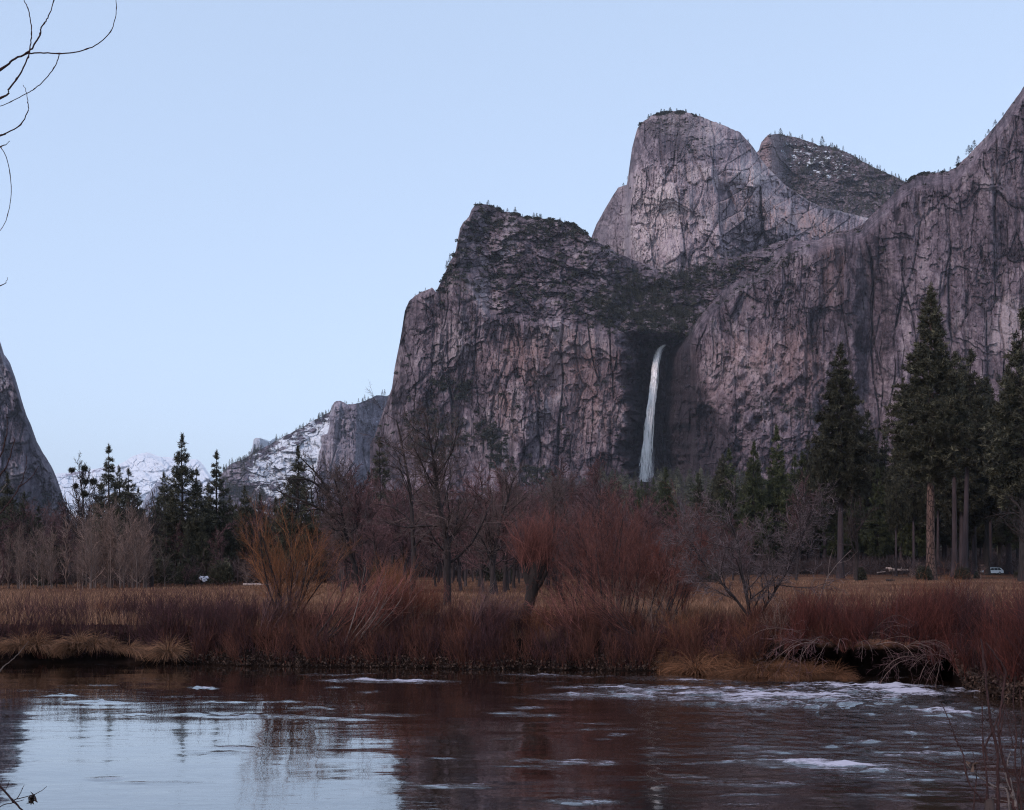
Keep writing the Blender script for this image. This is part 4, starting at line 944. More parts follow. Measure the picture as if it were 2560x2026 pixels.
# low stems swept towards the water
LVL = [dict(n=9, wig=.06, up=.05, tip=.3, nc=8, t0=.2, ang=22, lr=.5, lt=.3, rr=.5, rmin=.006), dict(n=7, wig=.09, up=.04, tip=.4, nc=6, t0=.15, ang=28, lr=.5, rr=.6, rmin=.004), dict(n=4, wig=.1, tip=.5)]
for u, D, ln_, h, tm, lb in [(1600, 38.3, (-1.9, -.25), 2.5, BARK_GREY, 'grey swept-over willow stems leaning left, low under the biggest willow'), (800, 39.4, (1.1, -.1), 2.3, BARK_DARK, 'clump of dark willow stems slanting right at the water edge, left of the red thicket'),
                             (885, 39.0, (.85, -.2), 2.6, BARK_PALE, 'clump with pale curved stems slanting right, touching the red thicket'), (660, 40.2, (.5, -.1), 1.7, TW_PURPLE, 'low purple bush under the fan of the orange willow'), (1190, 38.8, (.9, -.2), 1.8, TW_PURPLE, 'low purple bush leaning right below the stubby willow'),
                             (1450, 38.2, (-.8, -.2), 1.7, TW_ROSE, 'low bush of trailing stems at the water left of the swept-over stems')]:
    hero(shrub(340 + int(u), 15, 1.1, h, .024, LVL, lean=ln_, splay=.28, trunk_mat=tm, twig_mat=TW_ROSE if tm is not TW_PURPLE else TW_PURPLE), u, D, 'willow_shrub', lb, 'shrub')
# round riverside tree on the right
LV6 = [dict(n=9, wig=.09, up=.03, tip=.3, nc=19, t0=.16, ang=42, lr=.56, lt=.45, rr=.5, rmin=.012), dict(n=9, wig=.14, up=.03, tip=.3, nc=9, t0=.15, ang=44, lr=.46, lt=.35, rr=.55, rmin=.007), dict(n=6, wig=.16, up=.02, tip=.4, nc=8, t0=.1, ang=44, lr=.5, lt=.3, rr=.6, rmin=.0065), dict(n=5, wig=.16, tip=.6, nc=2, t0=.2, ang=40, lr=.6, rr=.8, rmin=.005), dict(n=4, wig=.15, tip=.5)]
hero(bare(351, 0, 0, LV6, [(0, 0, -.2), (.05, 0, .3), (-.05, .05, .5)], [(-.12, 0, 1), (.55, 0, 1), (-.6, .1, 1)], [4.7, 4.3, 3.6], [.07, .055, .05], BARK_GREY, TW_GREY), 1880, 37.6, 'bare_tree', 'round-crowned grey leafless tree on the bank, right of the waterfall', 'tree', vtop=1183)
mb = MB(); mb.tubes(np.array([(0, 0, 0), (.25, 0, .5), (.5, 0, .95), (.75, 0, 1.6), (1.05, 0, 2.0), (1.5, 0, 2.45)]), [.018, .016, .014, .012, .009, .005], 6, 0, .55); mb.tubes(np.array([(.75, 0, 1.6), (.8, 0, 2.1), (.95, .1, 2.5)]), [.008, .006, .004], 5, 0, .55); mb.tubes(np.array([(1.05, 0, 2.0), (1.4, 0, 2.1), (1.7, 0, 2.4)]), [.007, .005, .003], 5, 0, .55)
hero([('stems', mb.build('stems', [BARK_PALE]))], 2010, 38.5, 'dead_sapling', 'single pale crooked dead stem leaning right beside the round-crowned tree', 'sapling')
# arching pale stems over the dark hollow of the right bank
for j, (u, D, ln_, h) in enumerate([(2075, 36.2, (-1.0, -1.0), 1.9), (2180, 36.0, (.6, -1.2), 1.7), (2290, 35.2, (.9, -1.2), 1.7), (2350, 34.4, (-.8, -1.2), 1.8)]):
    lv = [dict(n=10, wig=.06, up=-.14, tip=.3, nc=6, t0=.25, ang=30, lr=.5, rr=.6, rmin=.005), dict(n=7, wig=.12, up=-.06, tip=.4, nc=4, t0=.2, ang=34, lr=.5, rr=.7, rmin=.004), dict(n=4, wig=.1, tip=.5)]
    D = float(bank_d(np.array([u]))[0]) + .25; hero(shrub(360 + j, 12, 1.5, h * 1.1, .012, lv, lean=(ln_[0], ln_[1] * 1.2), splay=.6, trunk_mat=TW_TAN, twig_mat=TW_PURPLE), u, D, 'arching_shrub', ['pale arching stems hanging over the left end of the dark bank hollow', 'arching stems over the dark bank hollow, second from its left end', 'arching pale stems over the middle of the dark bank hollow', 'arching stems hanging over the right end of the dark bank hollow'][j], 'shrub')

# ------------------------------------------------------------------ brush along the bank: a mass of thin stems
def brush(name, label, n, band, mat, seed, H, r=.0055, twn=4):
    """band: (u0, u1, near, far, height factor) pieces"""
    rng = np.random.default_rng(seed); ps, hs_ = [], []
    tot = sum((b[1] - b[0]) * (b[3] - b[2]) for b in band)
    for u0, u1, a, b, hf in band:
        m = int(n * (u1 - u0) * (b - a) / tot); u = rng.uniform(u0, u1, m); off = a + (b - a) * rng.random(m) ** 1.3
        cl = fbm(u / 26, off / 1.1, None, 3, seed); keep = cl > -.05 + .18 * rng.normal(size=m); u, off, cl = u[keep], off[keep], cl[keep]
        D = bank_d(u) + off; x = (u - CX) / FPX * D
        z = bank_z(u, off) - .08
        ps.append(np.stack([x, D, z], -1)); hs_.append(hf * (.45 + .62 * sm(-.15, .5, cl)) * (1.05 - .25 * sm(0, 1, (off - a) / (b - a))))
    p = np.concatenate(ps); h = np.concatenate(hs_) * H * rng.uniform(.55, 1.15, len(p))
    lean = np.stack([fbm(p[:, 0] / 1.2, p[:, 1] / 1.2, None, 2, seed + 5) * .8, -.15 + .3 * rng.normal(size=len(p)), np.ones(len(p))], -1) + rng.normal(0, .22, (len(p), 3)) * np.array([1, 1, 0])
    mb = MB()
    for pts, rad in grow(rng, p, lean, h, r * 1.3, [dict(n=6, wig=.09, up=.06, tip=.4, nc=twn, t0=.15, ang=28, lr=.5, lt=.3, rr=.75, rmin=r * .75), dict(n=4, wig=.10, up=.04, tip=.5)]):
        t = np.clip(rng.normal(.38, .22, len(pts)) + .62 * (rng.random(len(pts)) > .93), 0, 1); mb.tubes(pts, rad, 3, 0, t)
    o = link(name, mb.build(name, [mat])); return tag(o, label, 'brush', None, 'stuff')


brush('brush', 'low purple-brown twiggy brush along the left river bank', 17000, [(-900, 640, .7, 6.5, 1.0), (-300, 400, .1, 1.0, .5), (380, 1250, .05, 4.5, .66), (1180, 1900, .05, 4.0, .66)], BR_P, 401, 1.45)
brush('brush', 'low red-brown brush between the riverside willows', 13000, [(400, 1250, .03, 3.0, .62), (1150, 1900, .03, 4.0, .72), (1640, 2120, .0, 1.2, .45), (1880, 2080, .8, 4.5, .7)], BR_R, 402, 1.3)
brush('brush', 'tall dark red brush crowding the right river bank', 14000, [(1960, 2420, .25, 5.0, .82), (1885, 2420, -.05, .7, .7), (2360, 3500, .2, 5.5, 1.0)], BR_D, 403, 1.55)
brush('brush', 'grey-purple brush on the right river bank', 11000, [(2050, 2420, .15, 5.0, .8), (2360, 3500, .1, 5.5, 1.0)], BR_P, 404, 1.6)

LVQ = [dict(n=7, wig=.10, up=.05, tip=.3, nc=7, t0=.2, ang=30, lr=.5, lt=.3, rr=.6, rmin=.005), dict(n=5, wig=.12, up=.03, tip=.45, nc=5, t0=.15, ang=32, lr=.5, rr=.7, rmin=.004), dict(n=4, wig=.12, tip=.5)]
SQ = [shrub(380 + i, 9 + 3 * i, .8, 1.6 + .35 * i, .014, LVQ, lean=(.3 - .25 * i, -.15), splay=.45, trunk_mat=(BARK_GREY, TW_ROSE, TW_TAN, TW_RED)[i], twig_mat=(TW_PURPLE, TW_ROSE, TW_TAN, TW_ORANGE)[i]) for i in range(4)]
random.seed(21)
for i in range(40):
    u = -40 + 2640 * (i + random.random()) / 40; off = random.uniform(.15, 5.5) if not 1880 < u < 2400 else random.uniform(.4, 5.0); s_ = random.uniform(.34, .72) * (.8 if u < 560 else 1)
    hero(random.choice(SQ), u, float(bank_d(np.array([u]))[0]) + off, 'shrub', 'thin leafless shrub standing up out of the brush along the far bank', 'shrub', random.uniform(0, 6.28), s_)['group'] = 'thin shrubs in the brush along the far bank'

# meadow grass: blades, denser and taller near the river
def meadow(n, seed, mat, name, label, dmin, dmax, hh, sel):
    rng = np.random.default_rng(seed); D = dmin * (dmax / dmin) ** rng.random(n); u = rng.uniform(-420, 2980, n); x = (u - CX) / FPX * D
    q = fbm(x / 9, D / 14, None, 4, 411) + .5 * fbm(x / 2, D / 3, None, 3, 412); ok = sel(q, u, D) > rng.random(n)
    ok &= D > bank_d(u) + 1.0
    x, D, q = x[ok], D[ok], q[ok]; m = len(x); z = gz(x, D) - .03
    h = hh * rng.uniform(.35, 1.1, m) * (1 + .5 * sm(60, 42, D)) * (1 + .3 * q); wd = .0022 * D ** .55 * rng.uniform(.6, 1.3, m)
    a = rng.random(m) * 6.283; dx, dy = np.cos(a) * wd, np.sin(a) * wd * .5; lx, ly = rng.normal(.05, .30, m) * h, rng.normal(0, .25, m) * h
    B = np.stack([x, D, z], -1)
    V = np.stack([B - np.stack([dx, dy, 0 * dx], -1), B + np.stack([dx, dy, 0 * dx], -1), B + np.stack([lx * .35 + dx * .6, ly * .35, h * .6], -1), B + np.stack([lx * .35 - dx * .6, ly * .35, h * .6], -1), B + np.stack([lx, ly, h], -1)], 1)
    i = np.arange(m)[:, None] * 5; F4 = i + np.array([[0, 1, 2, 3]]); F3 = i + np.array([[3, 2, 4]])
    mb = MB(); mb.add(V.reshape(-1, 3), F4, 0, np.repeat(np.clip(rng.normal(.48, .2, m), 0, 1), 5)); mb.F3.append(F3); mb.m3.append(np.zeros(m, int))
    return tag(link(name, mb.build(name, [mat], False)), label, 'grass', None, 'stuff')


GR_T = bark_mat('tan_meadow_grass', (.125, .067, .044), (.20, .112, .070), .15, 0); GR_B = bark_mat('brown_meadow_grass', (.075, .036, .024), (.125, .064, .040), .15, 0)
meadow(120000, 415, GR_T, 'grass', 'tan dry grass of the meadow beyond the river', 40, 210, .32, lambda q, u, D: sm(-.2, .5, q + .3 * sm(120, 60, D)))
meadow(120000, 416, GR_B, 'grass', 'rust-brown dry sedge of the meadow beyond the river', 40, 240, .30, lambda q, u, D: sm(.35, -.4, q - .15))

# straw tussocks hanging over the water
TS = [tussock(420 + i, .7, .56, 700, STRAW, (.5 * (i - 1), -.25), .1 * i) for i in range(4)]
TL = ['straw tussock hanging over the water at the left edge of the river bank', 'shaggy straw tussock on the left bank, second along from the picture edge', 'straw tussock with combed-over blades near the middle of the left tussock row', 'low straw tussock between two shaggy ones in the left bank row', 'straw tussock with upright tuft in the left bank row', 'straw tussock drooping to the water, right half of the left bank row', 'broad straw tussock with a tall crest, last but one of the left bank row', 'tallest straw tussock at the right end of the left bank row']
rng = np.random.default_rng(43)
for i, u in enumerate([5, 52, 100, 148, 190, 235, 285, 330]):
    D = float(bank_d(np.array([u]))[0]) - .12 + rng.uniform(-.1, .2); o = link('grass_tussock', TS[i % 4]); o.location = ((u - CX) / FPX * D, D, .40 + .1 * rng.random()); s_ = rng.uniform(.55, 1.0) * (1.35 if i == 7 else 1); o.scale = (s_, s_, s_); o.rotation_euler.z = rng.uniform(-.5, .5)
    tag(o, TL[i], 'grass tussock', 'straw tussocks along the left bank')
for u, lb in [(-60, 'straw tussock just outside the left edge of the river bank row'), (-130, 'straw tussock two steps outside the left edge of the bank row')]:
    D = 40.3; o = link('grass_tussock', TS[0]); o.location = ((u - CX) / FPX * D, D, .42); tag(o, lb, 'grass tussock', 'straw tussocks along the left bank')
o = link('grass_tussock', TS[1]); o.location = ((420 - CX) / FPX * 38.7, 38.7, .28); o.scale = (.85, .85, 1.0); tag(o, 'lone straw tussock standing in the water right of the left bank row', 'grass tussock')
TR = [tussock(430 + i, 1.1, .62, 1300, STRAW_RED, ((.9, -.7, .3, -.2)[i], (-.3, -.4, -.5, .1)[i]), .25 + .1 * i) for i in range(4)]
RLb = ['rusty straw clump flattened at the water under the biggest willow', 'rusty straw clump, second from the willow, lying along the water', 'rusty combed straw clump at the water left of the round-crowned tree foot', 'rusty straw clump at the water right under the round-crowned tree', 'rusty straw clump at the water in the middle of the dark bank hollow', 'rusty straw clump at the water near the right end of the row', 'last rusty straw clump of the waterline row, at the mouth of the hollow',
       'rusty straw clump up the bank beside the biggest willow', 'ragged rusty straw clump up the bank left of the round-crowned tree', 'tall rusty straw tuft up the bank at the foot of the round-crowned tree', 'rusty straw tuft up the bank at the left end of the hollow', 'small rusty straw tuft up the bank over the hollow']
for i, (u, off, s_) in enumerate([(1668, -.1, .7), (1738, -.2, .9), (1812, -.1, .75), (1884, -.15, .95), (1958, -.1, .8), (2022, -.2, .7), (2086, -.1, .6), (1705, .75, .8), (1790, .7, .9), (1862, .8, 1.0), (1922, .55, .8), (1990, .5, .6)]):
    D = float(bank_d(np.array([u]))[0]) + off; o = link('grass_tussock', TR[(i * 3) % 4]); o.location = ((u - CX) / FPX * D, D, .05 + .45 * max(off, 0)); o.scale = (s_ * 1.3, s_, s_ * rng.uniform(.7, 1.2)); o.rotation_euler.z = rng.uniform(-1.2, 1.2)
    tag(o, RLb[i], 'grass tussock', 'rusty straw tussocks along the right bank')
# dead leaves and drift caught on the right bank and along the waterline
rng = np.random.default_rng(44)
def litter(name, label, u0, u1, n, zr, seed, mat, ln=.09):
    rng = np.random.default_rng(seed); u = rng.uniform(u0, u1, n); D = bank_d(u) - .25 + .6 * rng.random(n); z = np.maximum(bank_z(u, np.maximum(D - bank_d(u), 0)), .02) + rng.random(n) ** 2 * zr * .5
    C = np.stack([(u - CX) / FPX * D, D, z], -1); V_, F_ = needles(rng, C, rng.normal(size=C.shape), 2, ln, ln * .35)
    mb = MB(); mb.add(V_, F_, 0, np.repeat(rng.random(n), 6)); return tag(link(name, mb.build(name, [mat], False)), label, 'leaf litter', None, 'stuff')
LIT = leaf_mat('dead_leaves', (.015, .008, .006), (.035, .018, .013), (.10, .058, .042))
litter('fallen_leaves', 'dark dead leaves heaped on the right bank by the rapids', 2385, 2760, 2600, .75, 45, LIT)
litter('fallen_leaves', 'dead leaves and drift along the foot of the far bank', 380, 1900, 3000, .55, 46, LIT, .075)

# ------------------------------------------------------------------ woods on the slope under the cliffs, scrub and pines on the rock
def scatter(base, P0, S, yaw, tone):
    """base: (verts, tris) repeated at each of the points P0"""
    V, F = base; c, s = np.cos(yaw), np.sin(yaw); n = len(P0)
    X = V[None, :, 0] * c[:, None] - V[None, :, 1] * s[:, None]; Y = V[None, :, 0] * s[:, None] + V[None, :, 1] * c[:, None]
    W = np.stack([X * S[:, 0:1], Y * S[:, 0:1], V[None, :, 2] * S[:, 1:2]], -1) + P0[:, None]
    return W.reshape(-1, 3), (F[None] + np.arange(n)[:, None, None] * len(V)).reshape(-1, F.shape[1]), np.repeat(tone, len(V))


def far_conifer(seed, n=170):           # unit height
    rng = np.random.default_rng(seed); t = rng.random(n) ** .8; z = .12 + .86 * t; r = .24 * (1 - t) ** .8 * rng.uniform(.5, 1.1, n) + .012; a = rng.random(n) * 6.283
    C = np.stack([np.cos(a) * r * .45, np.sin(a) * r * .45, z], -1); D = np.stack([np.cos(a), np.sin(a), .35 - .5 * (1 - t)], -1)
    V, F = needles(rng, C, nrm(D), 1, .1, .016, .25); V = V.reshape(-1, 3, 3); V[:, 2] = C + nrm(D) * (r * .75 + .02)[:, None]; V = V.reshape(-1, 3)
    T, TF = tube_arrays(np.array([(0, 0, 0), (0, 0, .5), (0, 0, 1)]), np.array([.014, .010, .002]), 4)
    return np.concatenate([V, T]), np.concatenate([F, TF[:, [0, 1, 2]] + len(V), TF[:, [0, 2, 3]] + len(V)])


def far_bare(seed, n=190):
    rng = np.random.default_rng(seed); C = rng.normal(size=(n, 3)) * np.array([.17, .17, .2]) + np.array([0, 0, .6]); D = C - np.array([0, 0, .15]); D = nrm(D + .25 * rng.normal(size=D.shape))
    V, F = needles(rng, C, D, 1, .22, .008, .15)
    T, TF = tube_arrays(np.array([(0, 0, 0), (0, 0, .4), (.02, 0, .8)]), np.array([.018, .014, .004]), 4)
    return np.concatenate([V, T]), np.concatenate([F, TF[:, [0, 1, 2]] + len(V), TF[:, [0, 2, 3]] + len(V)])


def bush_base(seed, n=44):
    rng = np.random.default_rng(seed); C = rng.normal(size=(n, 3)); C *= rng.random((n, 1)) ** .4 / np.linalg.norm(C, axis=1, keepdims=True) * .5; C[:, 2] = np.abs(C[:, 2]) * 1.1
    return needles(rng, C, nrm(C + np.array([0, 0, .2])), 1, .36, .17, .6)


def stuff(name, label, cat, base, P0, S, mat, seed, lo=.5, sd=.2):
    rng = np.random.default_rng(seed); V, F, t = scatter(base, P0, S, rng.random(len(P0)) * 6.283, np.clip(rng.normal(lo, sd, len(P0)), 0, 1))
    return tag(link(name, mesh(name, V, [F], [mat], None, False, {'tone': np.clip(t + np.random.default_rng(seed + 1).normal(0, .12, len(t)), 0, 1)})), label, cat, None, 'stuff')


FC = [far_conifer(500 + i) for i in range(3)]; FB = far_bare(510); BB = bush_base(520)
WOODC = leaf_mat('far_bare_wood', (.026, .018, .020), (.058, .041, .044), (.10, .074, .078), 0)
rng = np.random.default_rng(61)
n = 2300; u = rng.uniform(700, 1790, n); D = 320 + 1150 * rng.random(n) ** .8; P0 = np.stack([(u - CX) / FPX * D, D, gz((u - CX) / FPX * D, D) - .5], -1); h = rng.uniform(9, 17, n); ok = ~((np.abs(u - 1612) < 11) & (D > 800)); P0, h = P0[ok], h[ok]
stuff('woods', 'grey-brown leafless wood covering the slope at the foot of the cliff', 'woods', FB, P0, np.stack([h * 1.1, h], -1), WOODC, 601)
n = 520; u = rng.uniform(-300, 860, n); D = 215 + 500 * rng.random(n) ** 1.2; P0 = np.stack([(u - CX) / FPX * D, D, gz((u - CX) / FPX * D, D) - .5], -1); h = rng.uniform(8, 14, n)
stuff('woods', 'grey-brown leafless wood behind the left treeline', 'woods', FB, P0, np.stack([h * 1.1, h], -1), WOODC, 603)
n = 900; u = np.concatenate([rng.uniform(1500, 2900, n - 150), rng.uniform(700, 1600, 150)]); D = 400 + 1050 * rng.random(n) ** .7; P0 = np.stack([(u - CX) / FPX * D, D, gz((u - CX) / FPX * D, D) - .5], -1); h = rng.uniform(14, 30, n); ok = ~((np.abs(u - 1612) < 20) & (D > 700)); P0, h = P0[ok], h[ok]
stuff('forest', 'dark conifer forest on the slope below the long wall right of the waterfall', 'forest', FC[0], P0, np.stack([h * 1.15, h], -1), NEEDLE, 605, .45)

UNDER = leaf_mat('undergrowth', (.014, .009, .009), (.038, .022, .022), (.085, .055, .052), 0)
n = 1100; u = rng.uniform(1480, 2800, n); D = rng.uniform(236, 430, n); P0 = np.stack([(u - CX) / FPX * D, D, gz((u - CX) / FPX * D, D) - .2], -1); h = rng.uniform(1.2, 3.4, n)
keep = ~((np.abs(u - 2480) < 60) & (D < 290)); P0, h = P0[keep], h[keep]
stuff('undergrowth', 'dim reddish undergrowth among the pine trunks beyond the meadow', 'undergrowth', FB, P0, np.stack([h * 1.9, h * 1.3], -1), UNDER, 607)
n = 500; u = rng.uniform(-200, 900, n); D = rng.uniform(150, 230, n); P0 = np.stack([(u - CX) / FPX * D, D, gz((u - CX) / FPX * D, D) - .2], -1); h = rng.uniform(1.2, 3.0, n)
stuff('undergrowth', 'dim reddish undergrowth in the left treeline', 'undergrowth', FB, P0, np.stack([h * 1.9, h * 1.3], -1), UNDER, 609)


def on_rock(name, n, seed, wfun, clump=.0, vmax=1300):
    """n points on a rock face, chosen with the weight wfun(U, V, attributes)"""
    U, V, pts, A, nv = SURF[name]; rng = np.random.default_rng(seed)
    A = {k_: a[:nv] for k_, a in A.items()}; w_ = np.clip(wfun(U, V, A), 0, None) * (V < vmax)
    if clump: w_ = w_ * np.clip(.15 + sm(-.1, .35, fbm(U / 16, V / 12, None, 3, seed)), 0, 2)
    w_ = (w_ / w_.sum()).ravel(); i = rng.choice(w_.size, n, p=w_); return pts.reshape(-1, 3)[i] + rng.normal(0, .6, (n, 3)), U.ravel()[i], V.ravel()[i]


def scrub(name, label, n, seed, wfun, s0, s1, base=BB, hz=.9, mat=SCRUB, lo=.45, clump=1):
    P0, _, _ = on_rock(name, n, seed, wfun, clump); rng = np.random.default_rng(seed + 1); s = s0 + (s1 - s0) * rng.random(n) ** 2.2
    stuff('scrub' if base is BB else 'forest', label, 'scrub' if base is BB else 'forest', base, P0 - np.array([0, 0, .15]) * s[:, None], np.stack([s, s * hz], -1), mat, seed + 2, lo)


scrub('buttress_cliff', 'dark scrub on the ledges and in the hanging valley above the waterfall', 7500, 621, lambda U, V, A: A['veg'] ** 1.3 + .014 * (V > 600), 2.0, 8.5)
scrub('buttress_cliff', 'firs scattered through the hanging valley above the waterfall', 420, 627, lambda U, V, A: blob(U, V, 1640, 765, 150, 80) + .6 * blob(U, V, 1740, 690, 110, 55), 7, 15, FC[1], 1.0, NEEDLE, .45)
scrub('waterfall_cliff', 'dark scrub on the rim and ledges of the long wall', 1500, 631, lambda U, V, A: A['veg'] ** 1.5 + .012, 1.6, 5.5)
scrub('rock_tower', 'dark scrub on the top and foot of the rounded rock tower', 1500, 641, lambda U, V, A: A['veg'] ** 1.6 + .008, 2.2, 7.5)
scrub('wooded_peak', 'dark conifers covering the snow-dusted peak behind the rock tower', 1300, 651, lambda U, V, A: sm(1925, 1985, U) + .05, 9, 20, FC[2], 1.0, NEEDLE, .5)
scrub('snowy_ridge', 'conifers scattered over the snowy ridge', 900, 661, lambda U, V, A: (1 - tower_D(U, V)) * (.15 + 1.2 * sm(14, 0, V - ip(U, TOP_D)) + .9 * sm(1170, 1260, V) + .5 * sm(700, 590, U)) + .35 * sm(880, 900, U) * sm(34, 4, V - ip(U, TOP_D)), 14, 30, FC[0], 1.0, NEEDLE, .5)
scrub('pale_wall', 'dark scrub at the foot of the pale wall on the left', 350, 671, lambda U, V, A: A['veg'] + .02, 2, 8)

for nm, lb, n_, sd in (('buttress_cliff', 'bushes and low pines along the crest of the big buttress', 200, 681), ('rock_tower', 'bushes and low pines along the rounded top of the rock tower', 170, 691), ('waterfall_cliff', 'bushes and low pines along the crest of the long wall', 90, 701), ('wooded_peak', 'low trees along the skyline of the wooded peak', 160, 711)):
    tp = {'buttress_cliff': TOP_A, 'rock_tower': TOP_F, 'waterfall_cliff': TOP_H, 'wooded_peak': TOP_G}[nm]
    scrub(nm, lb, n_, sd, lambda U, V, A: sm(9, 0, V - ip(U, tp)) * ((U > 1190) & (U < 1470) if nm == 'buttress_cliff' else ((U > 1600) & (U < 1740) if nm == 'rock_tower' else ((U > 2270) & (U < 2400) if nm == 'waterfall_cliff' else U > 1915))) * (.1 + (fbm(U / 12, U * 0, None, 3, sd) > .02)), 2.2, 6.5, clump=0)

# pines standing against the sky on the crests: each a thing
cres = [link_mesh for link_mesh in (mesh('crest_pine', f[0], [f[1]], [NEEDLE], None, False, {'tone': np.full(len(f[0]), .42)}) for f in FC)]
def crest(name, u, hpx, label, group, off=3, wide=1.0):
    if group:
        if random.random() < .25: return
        u += random.gauss(0, 3); hpx *= random.uniform(.6, 1.25)
    U, V, pts, A, nv = SURF[name]; j = int(np.argmin(np.abs(U[0] - u))); q = pts[nv - 1, j]; H = hpx / FPX * q[1]
    o = link('crest_pine', random.choice(cres)); o.location = (q[0], q[1] + off, q[2] - .16 * H - off * .1); o.rotation_euler.z = random.uniform(0, 6.28); k_ = random.uniform(.9, 1.35) * wide; o.scale = (H * 1.16 * k_, H * 1.16 * k_, H * 1.16)
    tag(o, label, 'tree', group)
random.seed(9)
for u, h in [(1190, 9), (1199, 11), (1207, 13), (1214, 12), (1222, 15), (1229, 11), (1238, 9), (1247, 13), (1256, 9), (1268, 10), (1275, 9), (1287, 21), (1296, 9), (1304, 8), (1329, 19), (1340, 13), (1345, 20), (1350, 16), (1353, 17), (1366, 20), (1378, 10), (1383, 9), (1397, 12), (1403, 9), (1411, 13), (1421, 9), (1428, 8), (1440, 6), (1474, 11), (1466, 6)]:
    crest('buttress_cliff', u, h, 'small pine on the flat crest of the big buttress left of the rock tower', 'pines on the buttress crest', wide=1.25)
for u, h in [(1112, 17), (1118, 20), (1125, 24), (1129, 18), (1104, 10), (1082, 9), (1064, 8), (1040, 9), (1010, 8), (1016, 7)]:
    crest('buttress_cliff', u, h, 'small pine clinging to the steep left edge of the big buttress', 'pines on the buttress edge')
for u, h in [(1600, 11), (1607, 13), (1616, 10), (1626, 12), (1640, 9), (1652, 14), (1660, 16), (1668, 10), (1676, 13), (1684, 12), (1692, 14), (1700, 11), (1710, 12), (1718, 14), (1727, 9), (1738, 8), (1752, 7), (1800, 6), (1866, 7), (1563, 11), (1569, 8)]:
    crest('rock_tower', u, h, 'tiny pine on the rounded top of the rock tower', 'pines on top of the rock tower', wide=1.6)
for u, h in [(1925, 8), (1937, 10), (1947, 14), (1956, 9), (1965, 13), (1975, 9), (1990, 10), (2005, 12), (2020, 11), (2030, 9), (2053, 21), (2064, 10), (2080, 12), (2088, 8), (2120, 10), (2140, 11), (2158, 12), (2166, 14), (2180, 9), (2195, 10), (2207, 11), (2220, 8), (2240, 8), (2256, 9)]:
    crest('wooded_peak', u, h, 'tiny pine on the skyline of the wooded peak behind the rock tower', 'pines on the skyline of the wooded peak', wide=1.3)
for u, h, lb in [(2398, 24, 'pine at the lower end of the steep right skyline, the lowest of its cluster'), (2424, 24, 'bushy pine in the middle of the cluster on the steep right skyline'), (2431, 17, 'small pine close above the bushy one on the right skyline'), (2438, 22, 'pine at the upper end of the cluster on the right skyline'), (2490, 16, 'lone pine high on the steep right skyline')]:
    crest('waterfall_cliff', u, h, lb, None, wide=1.4)
for u, h in [(2265, 9), (2300, 7), (2345, 9), (2362, 10), (2376, 8), (2312, 6), (2468, 9), (2478, 9), (2512, 8), (1962, 9), (2082, 12), (2090, 9)]:
    crest('waterfall_cliff', u, h, 'scrubby little pine along the crest of the long wall', 'pines along the crest of the long wall', wide=1.7)
for u in list(range(586, 826, 4)) + list(range(862, 960, 6)):
    crest('snowy_ridge', u + random.uniform(-4, 4), random.uniform(4, 13), 'dark conifer on the skyline of the distant snowy ridge', 'conifers on the skyline of the snowy ridge', wide=.95)

# ------------------------------------------------------------------ small things at the far edge of the meadow
WHITE = plain('white_car_paint', (.80, .81, .84), .28, .5); GLASS = plain('car_window_glass', (.010, .011, .013), .3, .3); RUB = plain('tyre_rubber', (.012, .012, .012), .8, .2); RIM = plain('alloy', (.28, .28, .29), .35, .5, .8); LAMP = plain('tail_lamp_red', (.18, .012, .01), .3); HEAD = plain('headlamp_glass', (.55, .56, .6), .15, .6); TRIM = plain('black_trim', (.015, .015, .016), .6, .3)
def side_prism(mb, prof, y0, y1, inset=.0, mi=0):
    """profile in x,z extruded across the car; the far edges drawn in by INSET for upper points"""
    pr = np.array(prof, float); n = len(pr); zt = (pr[:, 1] - pr[:, 1].min()) / np.ptp(pr[:, 1]); k_ = inset * zt
    L = np.stack([pr[:, 0], y0 + k_, pr[:, 1]], -1); Rr = np.stack([pr[:, 0], y1 - k_, pr[:, 1]], -1); V = np.concatenate([L, Rr])
    F = [(i, (i + 1) % n, (i + 1) % n + n, i + n) for i in range(n)]; mb.add(V, F, mi)
    for off, sg in ((0, 1), (n, -1)):
        c_ = len(V); cen = V[off:off + n].mean(0); W = np.concatenate([V[off:off + n], cen[None]]); mb.add(W, [((i, (i + 1) % n, n) if sg < 0 else ((i + 1) % n, i, n)) for i in range(n)], mi)
car = thing('parked_car', 'white estate car parked among the trees on the right, seen from its side', 'car', (*ground_at(2480, 281)[:2], 1.92), .10)
mb = MB(); side_prism(mb, [(-2.32, .38), (-2.36, .72), (-2.2, .88), (-1.35, 1.0), (-.55, 1.52), (-.1, 1.60), (1.3, 1.58), (1.75, 1.50), (2.25, 1.02), (2.34, .92), (2.36, .45), (2.25, .33), (-2.15, .33)], -.9, .9, .17)
bd_ = link('body', mb.build('car_body', [WHITE], False), car); bv = bd_.modifiers.new('edge', 'BEVEL'); bv.width = .05; bv.segments = 2
for y, sg in ((-.905, -1), (.905, 1)):
    mb = MB()
    for x0, x1, x2, x3 in ((-1.12, -.48, .05, .05), (.13, .13, .95, .95), (1.03, 1.03, 1.45, 1.85)):
        yb, yt = y - sg * .083, y - sg * .145
        mb.add([(x0, yb + sg * .012, 1.03), (x3, yb + sg * .012, 1.03), (x2, yt + sg * .012, 1.47), (x1, yt + sg * .012, 1.47)], [(0, 1, 2, 3)])
    link('side_window', mb.build('side_windows', [GLASS], False), car)
mb = MB(); mb.add([(-1.34, -.72, 1.02), (-1.34, .72, 1.02), (-.6, .66, 1.50), (-.6, -.66, 1.50)], [(0, 1, 2, 3)]); link('windscreen', mb.build('windscreen', [GLASS], False), car)
